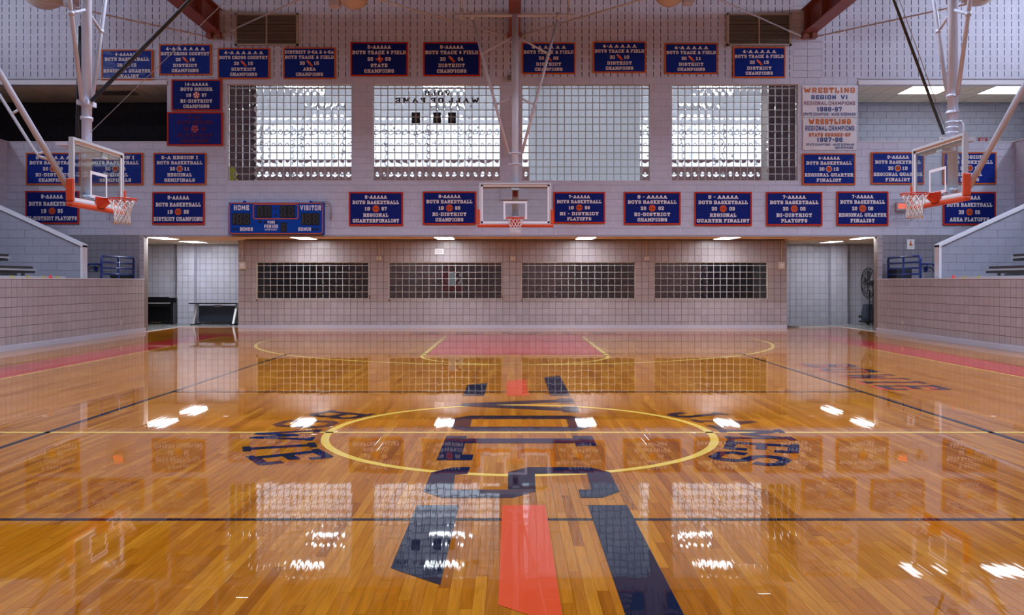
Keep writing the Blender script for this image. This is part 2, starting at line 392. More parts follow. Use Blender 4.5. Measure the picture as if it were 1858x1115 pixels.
# ------------------------------------------------------------------ block lettering
_G = {
 'A': (.70, [[(0,0),(.5,1),(1,0)],[(.24,.34),(.76,.34)]], [(0,0),(1,0)]),
 'B': (.64, [[(.1,0),(.1,1),(.8,1),(1,.87),(1,.65),(.82,.53),(.1,.53)],[(.82,.53),(1,.40),(1,.13),(.8,0),(.1,0)]], [(.1,0),(.1,1)]),
 'C': (.62, [[(1,.72),(1,.86),(.8,1),(.2,1),(0,.86),(0,.14),(.2,0),(.8,0),(1,.14),(1,.28)]], []),
 'D': (.64, [[(.1,0),(.1,1),(.75,1),(1,.82),(1,.18),(.75,0),(.1,0)]], [(.1,0),(.1,1)]),
 'E': (.60, [[(1,.8),(1,1),(.1,1),(.1,0),(1,0),(1,.2)],[(.1,.5),(.7,.5)]], [(.1,0),(.1,1)]),
 'F': (.60, [[(1,.8),(1,1),(.1,1),(.1,0)],[(.1,.5),(.7,.5)]], [(.12,0),(.1,1)]),
 'G': (.64, [[(1,.72),(1,.86),(.8,1),(.2,1),(0,.86),(0,.14),(.2,0),(.8,0),(1,.14),(1,.45),(.55,.45)]], []),
 'H': (.68, [[(.1,0),(.1,1)],[(.9,0),(.9,1)],[(.1,.5),(.9,.5)]], [(.1,0),(.1,1),(.9,0),(.9,1)]),
 'I': (.36, [[(.5,0),(.5,1)]], [(.5,0),(.5,1)]),
 'J': (.58, [[(.8,1),(.8,.16),(.6,0),(.2,0),(0,.16),(0,.34)]], [(.8,1)]),
 'K': (.68, [[(.1,0),(.1,1)],[(.1,.42),(.9,1)],[(.38,.6),(.9,0)]], [(.1,0),(.1,1),(.9,0),(.9,1)]),
 'L': (.58, [[(.12,1),(.12,0),(1,0),(1,.28)]], [(.12,1),(.12,0)]),
 'M': (.84, [[(.06,0),(.06,1),(.5,.3),(.94,1),(.94,0)]], [(.06,0),(.94,0),(.04,1),(.96,1)]),
 'N': (.70, [[(.08,0),(.08,1),(.92,0),(.92,1)]], [(.08,0),(.08,1),(.92,1)]),
 'O': (.64, [[(.22,1),(.78,1),(1,.86),(1,.14),(.78,0),(.22,0),(0,.14),(0,.86),(.22,1)]], []),
 'P': (.62, [[(.12,0),(.12,1),(.8,1),(1,.86),(1,.6),(.8,.46),(.12,.46)]], [(.14,0),(.1,1)]),
 'Q': (.66, [[(.22,1),(.78,1),(1,.86),(1,.14),(.78,0),(.22,0),(0,.14),(0,.86),(.22,1)],[(.6,.26),(1,-.04)]], []),
 'R': (.68, [[(.1,0),(.1,1),(.76,1),(.95,.86),(.95,.62),(.76,.48),(.1,.48)],[(.6,.48),(.95,0)]], [(.1,0),(.1,1),(.97,0)]),
 'S': (.60, [[(1,.74),(1,.87),(.8,1),(.2,1),(0,.87),(0,.66),(.2,.53),(.8,.47),(1,.34),(1,.13),(.8,0),(.2,0),(0,.13),(0,.26)]], []),
 'T': (.62, [[(0,.76),(0,1),(1,1),(1,.76)],[(.5,1),(.5,0)]], [(.5,0)]),
 'U': (.66, [[(.08,1),(.08,.14),(.28,0),(.72,0),(.92,.14),(.92,1)]], [(.08,1),(.92,1)]),
 'V': (.70, [[(0,1),(.5,0),(1,1)]], [(.02,1),(.98,1)]),
 'W': (.92, [[(0,1),(.26,0),(.5,.72),(.74,0),(1,1)]], [(.03,1),(.97,1)]),
 'X': (.66, [[(0,0),(1,1)],[(0,1),(1,0)]], [(0,0),(1,0),(0,1),(1,1)]),
 'Y': (.68, [[(0,1),(.5,.46),(1,1)],[(.5,.46),(.5,0)]], [(.5,0),(.02,1),(.98,1)]),
 '0': (.58, [[(.22,1),(.78,1),(1,.84),(1,.16),(.78,0),(.22,0),(0,.16),(0,.84),(.22,1)]], []),
 '1': (.38, [[(.1,.8),(.5,1),(.5,0)]], [(.5,0)]),
 '2': (.58, [[(0,.72),(0,.86),(.2,1),(.8,1),(1,.86),(1,.62),(0,.06),(0,0),(1,0),(1,.16)]], []),
 '3': (.58, [[(0,.76),(0,.87),(.2,1),(.8,1),(1,.87),(1,.64),(.8,.53),(.4,.53)],[(.8,.53),(1,.4),(1,.13),(.8,0),(.2,0),(0,.13),(0,.24)]], []),
 '4': (.60, [[(.72,0),(.72,1),(0,.34),(0,.28),(1,.28)]], [(.72,0)]),
 '5': (.58, [[(.95,1),(.05,1),(.05,.58),(.78,.58),(1,.44),(1,.14),(.78,0),(.2,0),(0,.14),(0,.24)]], []),
 '6': (.58, [[(1,.78),(1,.86),(.78,1),(.22,1),(0,.86),(0,.14),(.22,0),(.78,0),(1,.14),(1,.42),(.78,.54),(0,.54)]], []),
 '7': (.56, [[(0,.84),(0,1),(1,1),(1,.86),(.4,0)]], []),
 '8': (.58, [[(.22,1),(.78,1),(.98,.88),(.98,.64),(.78,.53),(.22,.53),(.02,.64),(.02,.88),(.22,1)],[(.22,.53),(0,.4),(0,.13),(.22,0),(.78,0),(1,.13),(1,.4),(.78,.53)]], []),
 '9': (.58, [[(0,.22),(0,.14),(.22,0),(.78,0),(1,.14),(1,.86),(.78,1),(.22,1),(0,.86),(0,.58),(.22,.46),(1,.46)]], []),
 '-': (.36, [[(0,.48),(1,.48)]], []),
 '&': (.66, [[(1,.36),(.6,0),(.2,0),(0,.16),(0,.34),(.75,.72),(.75,.88),(.6,1),(.35,1),(.2,.88),(.2,.74),(1,0)]], []),
 '¢': (.50, [[(1,.68),(.8,.84),(.2,.84),(0,.68),(0,.32),(.2,.16),(.8,.16),(1,.32)],[(.5,0),(.5,1)]], []),
 '.': (.20, [[(.5,0),(.5,.02)]], []), '*': (.30, [[(.5,.45),(.5,.55)]], []), ':': (.2, [[(.5,.2),(.5,.25)],[(.5,.7),(.5,.75)]], []),
}
def glyph(ch, slabs, t):
    gw, strokes, serifs = _G[ch]; out = []
    def mp(p): return (t/2+p[0]*(gw-t), t/2+p[1]*(1-t))
    for st in strokes:
        pts = [mp(p) for p in st]; n = len(pts); closed = pts[0] == pts[-1]
        for i in range(n-1):
            (x0, y0), (x1, y1) = pts[i], pts[i+1]; dx, dy = x1-x0, y1-y0; l = sqrt(dx*dx+dy*dy) or 1; dx /= l; dy /= l
            e0 = t*.22 if (i > 0 or closed) else t*.5; e1 = t*.22 if (i < n-2 or closed) else t*.5
            x0 -= dx*e0; y0 -= dy*e0; x1 += dx*e1; y1 += dy*e1; nx, ny = -dy*t/2, dx*t/2
            out.append([(x0-nx, y0-ny), (x1-nx, y1-ny), (x1+nx, y1+ny), (x0+nx, y0+ny)])
    if slabs:
        for p in serifs:
            x, y = mp(p); h = t*.72; sw = t*1.05
            y0 = 0 if p[1] < .5 else 1-h
            out.append([(x-sw, y0), (x+sw, y0), (x+sw, y0+h), (x-sw, y0+h)])
    return out, gw
def line_polys(text, cx, cy, width, height, slabs=True, t=.19, gap=.13, mirror=False):
    """text as polygons centred at (cx, cy), squeezed to width x height; width None keeps the letters' own"""
    x = 0; polys = []
    for ch in text:
        if ch == ' ': x += .34; continue
        g, gw = glyph(ch, slabs, t)
        polys += [[(px+x, py) for px, py in q] for q in g]; x += gw+gap
    total = max(x-gap, .01); k = height if width is None else width/total
    s = -1 if mirror else 1
    res = [[(cx+s*(px-total/2)*k, cy+(py-.5)*height) for px, py in q] for q in polys]
    return [list(reversed(q)) for q in res] if mirror else res

# ================================================================== STRUCTURE
FAR, REC, HALL, CEILZ, HEADZ = 24.4, 26.4, 29.2, 2.70, 2.744
XW = 10.4                                   # the low side walls
# ---- floor
fl = MB()
NX0, NX1, NY0, NY1 = -101*PW, 101*PW, 2.4, 9.2
fl.add([(-XW,-8,0),(NX0,-8,0),(NX0,NY1,0),(-XW,NY1,0)], [(0,1,2,3)])
fl.add([(NX1,-8,0),(XW,-8,0),(XW,NY1,0),(NX1,NY1,0)], [(0,1,2,3)])
fl.add([(NX0,-8,0),(NX1,-8,0),(NX1,NY0,0),(NX0,NY0,0)], [(0,1,2,3)])
fl.add([(-XW,NY1,0),(XW,NY1,0),(XW,27.05,0),(-XW,27.05,0)], [(0,1,2,3)])
fl.add([(NX0,NY0,-.006),(NX1,NY0,-.006),(NX1,NY1,-.006),(NX0,NY1,-.006)], [(0,1,2,3)])
floor_o = struct(fl.build('floor', 'floor'))
boards = []
for c in range(-101, 101):
    off = ((c+1000)*.618034) % 1.0*PL
    k = ifloor((NY0+off)/PL)
    while k*PL-off < NY1:
        a, b = max(k*PL-off, NY0), min((k+1)*PL-off, NY1)
        xm = (c+.5)*PW
        if b-a > .03 and abs(xm) < b*.62+.9: boards.append((a, b, xm))
        k += 1
boards.sort(key=lambda t: (abs(t[2]) > t[1]*.6, t[0]+.05*abs(t[2])))
def board_geo(a, b, xm):
    x0, x1, g, h = xm-PW/2+.0002, xm+PW/2-.0002, .0005, .0005
    return ([(x0,a+.0003,-.006),(x1,a+.0003,-.006),(x1,b-.0003,-.006),(x0,b-.0003,-.006),(x0,a+.0003,-h),(x1,a+.0003,-h),(x1,b-.0003,-h),(x0,b-.0003,-h),
             (x0+g,a+.001,0),(x1-g,a+.001,0),(x1-g,b-.001,0),(x0+g,b-.001,0)],
            [(0,1,5,4),(1,2,6,5),(2,3,7,6),(3,0,4,7),(4,5,9,8),(5,6,10,9),(6,7,11,10),(7,4,8,11),(8,9,10,11)])
rest = MB()
for i, bd in enumerate(boards):
    if i < 300: MB().add(*board_geo(*bd)).build('floor_board', 'floor', floor_o)
    else: rest.add(*board_geo(*bd))
stuff(rest.build('floor_board_field', 'floor', floor_o))
# ---- hall floor beyond the boards
hf = MB(); hf.box(-14.2, 14.4, 27.05, HALL+.1, -.05, .004); hf.box(-14.2, -XW, 24.6, 27.05, -.05, .004); hf.box(XW, 14.4, 24.6, 27.05, -.05, .004)
struct(hf.build('floor_hall', 'greyfloor'))
th = MB(); th.box(-XW, XW, 27.02, 27.08, 0, .012); th.box(-XW-.03, -XW+.03, 24.45, 27.05, 0, .012); th.box(XW-.03, XW+.03, 24.45, 27.05, 0, .012)
struct(th.build('trim_1', 'trim'))

# ---- painted court markings (parts of the floor)
def paint(name, polys, m, z, lift=0.0):
    mb = MB()
    for p in polys:
        if sum(p[i][0]*p[(i+1) % len(p)][1]-p[(i+1) % len(p)][0]*p[i][1] for i in range(len(p))) < 0: p = p[::-1]
        mb.flat(p, z+len(mb.f)*lift, 'xy')
    return mb.build(name, m, floor_o)
def rect(x0, x1, y0, y1): return [(x0,y0),(x1,y0),(x1,y1),(x0,y1)]
def arc(cx, cy, r, t, a0, a1, n=96):
    out = []
    for i in range(n):
        p, q = radians(a0+(a1-a0)*i/n), radians(a0+(a1-a0)*(i+1)/n)
        out.append([(cx+(r-t)*cos(p), cy+(r-t)*sin(p)), (cx+r*cos(p), cy+r*sin(p)), (cx+r*cos(q), cy+r*sin(q)), (cx+(r-t)*cos(q), cy+(r-t)*sin(q))])
    return out
YC, YB = 8.2, 22.45             # centre line, far baseline
CW = 7.62; YN = 2*YC-YB
Z1, Z2, Z3 = .0005, .0010, .0015
paint('red_border', [rect(XC-CW-.95, XC-CW, YN-.9, YB+.8), rect(XC+CW, XC+CW+.95, YN-.9, YB+.8), rect(XC-CW, XC+CW, YB, YB+.8)], 'pred', Z1)
paint('red_key', [rect(XC-1.72, XC+1.72, YB-5.70, YB)], 'pred', Z1)
paint('sideline', [rect(XC-CW, XC-CW+.05, YN, YB)], 'pyellow', Z2); paint('sideline', [rect(XC+CW-.05, XC+CW, YN, YB)], 'pyellow', Z2)
paint('centre_line', [rect(XC-CW-1.5, XC+CW+1.5, YC-.03, YC+.03)], 'pyellow', Z2)
paint('centre_circle', arc(XC, YC, 1.85, .075, 0, 360, 128), 'pyellow', Z2)
key = [rect(XC-1.83, XC-1.75, YB-5.84, YB), rect(XC+1.75, XC+1.83, YB-5.84, YB), rect(XC-1.83, XC+1.83, YB-5.84, YB-5.76)]
for s in (-1, 1):
    for d in (2.1, 3.3, 4.2, 5.0): key.append(rect(min(XC+s*1.83, XC+s*2.2), max(XC+s*1.83, XC+s*2.2), YB-d, YB-d+.05))
paint('key_line', key+arc(XC, YB-5.8, 1.83, .07, 180, 360, 48), 'pyellow', Z2)
paint('three_point_line', arc(XC, YB-1.6, 6.05, .08, 180, 360, 128)+[rect(XC-6.05, XC-5.99, YB-1.6, YB), rect(XC+5.99, XC+6.05, YB-1.6, YB)], 'pyellow', Z2)
vb = 4.5
paint('volleyball_sideline', [rect(XC-vb-.03, XC-vb+.03, YC-9, YC+9)], 'pblack', Z2); paint('volleyball_sideline', [rect(XC+vb-.03, XC+vb+.03, YC-9, YC+9)], 'pblack', Z2)
for dy in (-3.0, 3.0, 9.0): paint('volleyball_line', [rect(XC-vb, XC+vb, YC+dy-(.025 if dy < 0 else .045), YC+dy+(.025 if dy < 0 else .045))], 'pblack', Z2)
def G7(x, y): return ground(780+x/5.575, 670+y/5.575)
def G5(x, y): return ground(650+x/2.903, 820+y/2.903)
def quadstrip(o, i): return [[o[k], o[(k+1) % len(o)], i[(k+1) % len(o)], i[k]] for k in range(len(o))]
paint('painted_letter', [[G7(318,343), G7(304,370), G7(660,358)], [G7(318,343), G7(660,358), G7(1310,330), G7(1295,303)], [G7(304,370), G7(1345,418), G7(1325,385), G7(660,358)],
                  [G7(1295,290), G7(1442,290), G7(1467,342), G7(1312,342)], [G7(1330,374), G7(1490,374), G7(1512,433), G7(1347,433)]], 'pnavy', Z3)
O_o = [G7(400,467), G7(1410,467), G7(1545,492), G7(1640,580), G7(1480,622), G7(350,622), G7(205,590), G7(243,495)]
O_i = [G7(426,500), G7(1378,500), G7(1380,501), G7(1405,578), G7(1403,579), G7(410,579), G7(408,578), G7(425,501)]
paint('painted_letter', quadstrip(O_o, O_i), 'pnavy', Z3)
paint('painted_letter', [[G7(166,672), G7(375,672), G7(325,860), G7(325,918), G7(65,918)], [G7(373,697), G7(1452,697), G7(1462,745), G7(352,745)],
                  [G7(1442,670), G7(1640,670), G7(1687,773), G7(1475,773)], [G7(325,860), G7(440,860), G7(428,918), G7(325,918)]], 'pnavy', Z3)
paint('painted_letter', [[G5(590,78), G5(497,80), G5(385,107), G5(510,118), G5(575,115)], [G5(385,107), G5(343,207), G5(500,197), G5(510,118)],
                  [G5(343,207), G5(440,241), G5(810,241), G5(788,197), G5(500,197)], [G5(788,197), G5(810,241), G5(935,207), G5(930,113), G5(790,105)],
                  [G5(790,105), G5(930,113), G5(1205,113), G5(1215,79), G5(893,79)], [G5(1215,79), G5(1205,113), G5(1228,197), G5(1377,208), G5(1325,105)],
                  [G5(1228,197), G5(1160,197), G5(1172,241), G5(1285,241), G5(1377,208)]], 'pnavy', Z3)
for (a, b, m) in ((-.605, -.335, 'pnavy'), (-.057, .222, 'porange'), (.494, .748, 'pnavy')):
    n = lambda x: 4.32-.89*(x+.608); f = lambda x: 11.96+.87*(x+.59)
    paint('painted_stripe', [[(a, n(a)), (b, n(b)), (b, 5.53), (a, 5.53)]], m, Z3)
    paint('painted_stripe', [[(a, 10.80), (b, 10.80), (b, f(b)), (a, f(a))]], m, Z3)
def floor_letter(ch, c, up, h, wd, m, z, t=.15):
    r = (up[1], -up[0]); g, gw = glyph(ch, True, t)
    polys = [[(c[0]+r[0]*(px/gw-.5)*wd+up[0]*(py-.5)*h, c[1]+r[1]*(px/gw-.5)*wd+up[1]*(py-.5)*h) for px, py in q] for q in g]
    return paint('painted_letter', polys, m, z, .00003)
for ch, a, wd in (('B', 151, .42), ('O', 167, .44), ('W', 184, .52), ('I', 199, .26), ('E', 211.5, .40)):
    u = (cos(radians(a)), sin(radians(a))); floor_letter(ch, (XC+2.21*u[0], YC+2.21*u[1]), (-u[0], -u[1]), .62, wd, 'pnavy', Z3)
for ch, a, wd in (('J', 30, .40), ('A', 14.5, .46), ('M', -3, .52), ('E', -19, .42), ('S', -33, .42)):
    u = (cos(radians(a)), sin(radians(a))); floor_letter(ch, (XC+2.22*u[0], YC+2.22*u[1]), u, .62, wd, 'pnavy', Z3)
for ch, y, wd in (('B', 14.7, .58), ('O', 13.87, .58), ('W', 12.98, .66), ('I', 12.26, .34), ('E', 11.66, .52)):
    floor_letter(ch, (5.36, y-.05), (1, 0), .86, wd, 'porange', Z2); floor_letter(ch, (5.45, y), (1, 0), .86, wd, 'pnavy', Z3)
for ch, a, b in (('B', 749, 798), ('O', 827, 875), ('W', 913, 981), ('I', 1023, 1041), ('E', 1073, 1128)):
    d = 23.85; floor_letter(ch, ((sx(a, d)+sx(b, d))/2, d), (0, 1), .9, sx(b, d)-sx(a, d), 'pnavy', Z3)

# ---- upper far wall: smooth painted block below, slotted acoustic block above
BW, BH = .4064, .2032
WIN = [(sx(411, FAR), sx(638.5, FAR)), (sx(676, FAR), sx(908, FAR)), (sx(946.5, FAR), sx(1180, FAR)), (sx(1218.5, FAR), sx(1449, FAR))]
WZ0, WZ1 = sz(328, FAR), sz(152, FAR)
OPL, OPR = sx(303, FAR), sx(1557, FAR); OZ0, OZ1 = sz(258, FAR), sz(152.5, FAR)
holes = [(a, b, WZ0, WZ1) for a, b in WIN]+[(-18, OPL, OZ0, OZ1), (OPR, 18, OZ0, OZ1)]
ACZ = HEADZ+22*BH
fw = MB()
slab(fw, 'y-', FAR, -17, 17, HEADZ, ACZ, holes, .008, .30); wall_far = struct(fw.build('wall_far', 'paint'))
slab(MB(), 'y-', FAR, -17, 17, ACZ, 11.0, [], .10, .30).build('acoustic_backing', 'charcoal', wall_far)
pieces(wall_far, 'wall_block', 'y-', FAR, -15.45, 15.45, HEADZ, ACZ, BW, BH, holes, 'paint', .05, .005, .5, order=lambda a, b, c, d: (c > 4.2, abs(a)+.2*c), cham=(.006, .012))
SLOT = slotted_block()
pieces(wall_far, 'acoustic_block', 'y-', FAR, -15.5, 15.5, ACZ, ACZ+13*BH, BW, BH, [], 'slotpaint', .1, .0015, 0, special=SLOT,
       key=lambda a, b, c, d: abs(abs((a+b)/2)-8.44) > .25, order=lambda a, b, c, d: (abs(a+b)/2 > 9.6, c), ustart=-15.5-.06)
lt = MB(); lt.box(-10.5, 10.5, FAR-.01, FAR+.25, CEILZ+.004, HEADZ+.012)
struct(lt.build('trim_2', 'tile'))
for i, (x0, x1) in enumerate(((-17, OPL), (OPR, 17))):                # header trims of the two galleries
    t = MB(); t.box(x0, x1, FAR-.03, FAR+.2, OZ1-.02, OZ1+.10); t.box(x0, x1, FAR-.04, FAR+.02, OZ1+.145, OZ1+.165); struct(t.build('trim_%d' % (3+i), 'trim'))

# ---- glass block windows
def glass_block_mesh(k):
    rnd = random.Random(k); n = 5; vs_ = []; fs = []
    for side in (0, 1):
        ph = [rnd.uniform(0, 6.28) for _ in range(4)]; amp = .0010; ta, tb = rnd.uniform(-.010, .010), rnd.uniform(-.010, .010)
        for j in range(n+1):
            for i in range(n+1):
                x, z = -.5+i/n, -.5+j/n; edge = 0
                bul = .0035*(1-(2*x)**2)*(1-(2*z)**2)+amp*sin(7*x+ph[0])*sin(6*z+ph[1])+ta*x*.2+tb*z*.2
                y = (0-bul+edge) if side == 0 else (.038+bul-edge)
                vs_.append((x, y, z))
    m = n+1; b = m*m
    for j in range(n):
        for i in range(n):
            q = (j*m+i, j*m+i+1, (j+1)*m+i+1, (j+1)*m+i)
            fs.append(q); fs.append(tuple(b+t for t in reversed(q)))
    ring = [i for i in range(m)]+[j*m+n for j in range(1, m)]+[n*m+i for i in range(n-1, -1, -1)]+[j*m for j in range(n-1, 0, -1)]
    r0 = len(vs_); nr = len(ring)
    vs_ += [vs_[i] for i in ring]+[vs_[b+i] for i in ring]           # own vertices, so the faces keep their flat normals at the rim
    for k2 in range(nr): fs.append((r0+k2, r0+nr+k2, r0+nr+(k2+1) % nr, r0+(k2+1) % nr))
    me = bpy.data.meshes.new('glass_block'); me.from_pydata(vs_, [], fs)
    me.polygons.foreach_set('use_smooth', [f[0] < r0 for f in fs]); me.materials.append(M['glass']); me.update(); return me
GB = [glass_block_mesh(k) for k in range(8)]
def glass_window(name, x0, x1, z0, z1, ncol, pitch_z, y, reveal_y, joint=.022):
    mb = MB(); px = (x1-x0)/ncol
    zs = [z0]
    while zs[-1] < z1-.03: zs.append(min(zs[-1]+pitch_z, z1))
    for i in range(ncol+1): mb.box(x0+i*px-joint/2, x0+i*px+joint/2, y+.004, y+.034, z0, z1)
    for z in zs: mb.box(x0, x1, y+.003, y+.035, z-joint/2, z+joint/2)
    root = struct(mb.build(name, 'mortar'))
    fr = MB(); t = .012
    fr.box(x0-t, x0, reveal_y, y+.1, z0-t, z1+t); fr.box(x1, x1+t, reveal_y, y+.1, z0-t, z1+t)
    fr.box(x0-t, x1+t, reveal_y, y+.1, z1, z1+t); fr.box(x0-t, x1+t, reveal_y, y+.1, z0-t, z0)
    fr.build('window_frame', 'beige' if y > 25 else 'trim', root)
    for j in range(len(zs)-1):
        for i in range(ncol):
            o = bpy.data.objects.new('glass_block', random.choice(GB)); col.objects.link(o); o.parent = root
            o.location = (x0+(i+.5)*px, y, (zs[j]+zs[j+1])/2); o.scale = (px-joint-.002, 1, zs[j+1]-zs[j]-joint-.002)
    return root
for i, (a, b) in enumerate(WIN): glass_window('window_%d' % (i+1), a+.012, b-.012, WZ0+.012, WZ1-.012, 18, .2032, FAR+.15, FAR+.0)
LW = [(465, 669), (705, 911), (946, 1153), (1187, 1393)]
LZ0, LZ1 = sz(542, REC), sz(475, REC)
for i, (a, b) in enumerate(LW): glass_window('window_%d' % (i+5), sx(a, REC)+.012, sx(b, REC)-.012, LZ0+.012, LZ1-.012, 17, .2032, REC+.08, REC+.0, joint=.016)

# ---- recess: tiled wall, hall walls, ceilings
RX0, RX1 = sx(432, REC), sx(1428, REC)
rh = [(sx(a, REC), sx(b, REC), LZ0, LZ1) for a, b in LW]
rw = MB(); slab(rw, 'y-', REC, RX0+.01, RX1-.01, 0, CEILZ, rh, .010, .22)
rw.box(RX0+.012, RX0+.2, REC+.22, HALL+.02, 0, CEILZ); rw.box(RX1-.2, RX1-.012, REC+.22, HALL+.02, 0, CEILZ)
wall_rec = struct(rw.build('wall_recess', 'tilejoint'))
pieces(wall_rec, 'wall_tile', 'y-', REC, RX0, RX1, 0, CEILZ, BH, BH, rh, 'tile', .05, .006, 0, order=lambda a, b, c, d: (abs(c-.7) > .3, abs(a)), cham=(.02, .02))
bb = MB(); bb.box(RX0, RX1, REC-.012, REC, 0, .10); struct(bb.build('baseboard_recess', 'vinylbase'))
for side, x0, x1 in (('left', -14.2, RX0+.02), ('right', RX1-.02, 14.4)):
    hw = MB(); hw.box(x0, x1, HALL+.008, HALL+.15, 0, CEILZ)
    if side == 'left': hw.box(x0-.1, x0, FAR, HALL+.1, 0, CEILZ)
    else: hw.box(x1, x1+.1, FAR, HALL+.1, 0, CEILZ)
    h_o = struct(hw.build('wall_hall_'+side, 'jointgrey'))
    p0, p1 = (-11.25, -10.67) if side == 'left' else (10.78, 11.34)
    pieces(h_o, 'wall_tile', 'y-', HALL, max(x0, -13.2), min(x1, 13.4), 0, CEILZ, BH, BH, [(p0, p1, -1, 4)], 'tilegrey', .05, .006, cham=(.02, .02))
    pm = MB(); pm.box(p0+.008, p1-.008, HALL-.24, HALL, 0, CEILZ); pier = struct(pm.build('wall_pier_'+side, 'jointgrey'))
    pieces(pier, 'wall_tile', 'y-', HALL-.25, p0, p1, 0, CEILZ, (p1-p0)/3, BH, [], 'tilegrey', .03, .006, cham=(.02, .02))
    if side == 'left': pieces(pier, 'wall_tile', 'x+', p1, HALL-.25, HALL, 0, CEILZ, .25, BH, [], 'tilegrey', .03, .006, cham=(.02, .02))
    else: pieces(pier, 'wall_tile', 'x-', p0, HALL-.25, HALL, 0, CEILZ, .25, BH, [], 'tilegrey', .03, .006, cham=(.02, .02))
cl = MB(); cl.box(-14.3, 14.5, FAR+.1, HALL+.1, CEILZ+.03, CEILZ+.08)
ceil_rec = struct(cl.build('ceiling_recess', 'grid'))
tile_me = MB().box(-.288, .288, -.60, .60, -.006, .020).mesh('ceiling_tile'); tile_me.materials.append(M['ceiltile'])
LAMPS = [(-10.2, 25.2), (-6.07, 25.2), (-1.94, 25.2), (2.19, 25.2), (6.32, 25.2), (10.22, 25.2), (-10.2, 27.64), (10.22, 27.64)]
rows = [25.2, 26.42, 27.64, 28.78]
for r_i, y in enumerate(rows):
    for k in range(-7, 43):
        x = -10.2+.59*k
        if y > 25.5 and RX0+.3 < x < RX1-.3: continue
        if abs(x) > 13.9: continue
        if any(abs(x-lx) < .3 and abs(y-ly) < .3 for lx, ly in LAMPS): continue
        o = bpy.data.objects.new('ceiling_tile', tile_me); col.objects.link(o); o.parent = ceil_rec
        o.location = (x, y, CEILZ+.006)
        if r_i == 3: o.scale = (1, .8, 1)

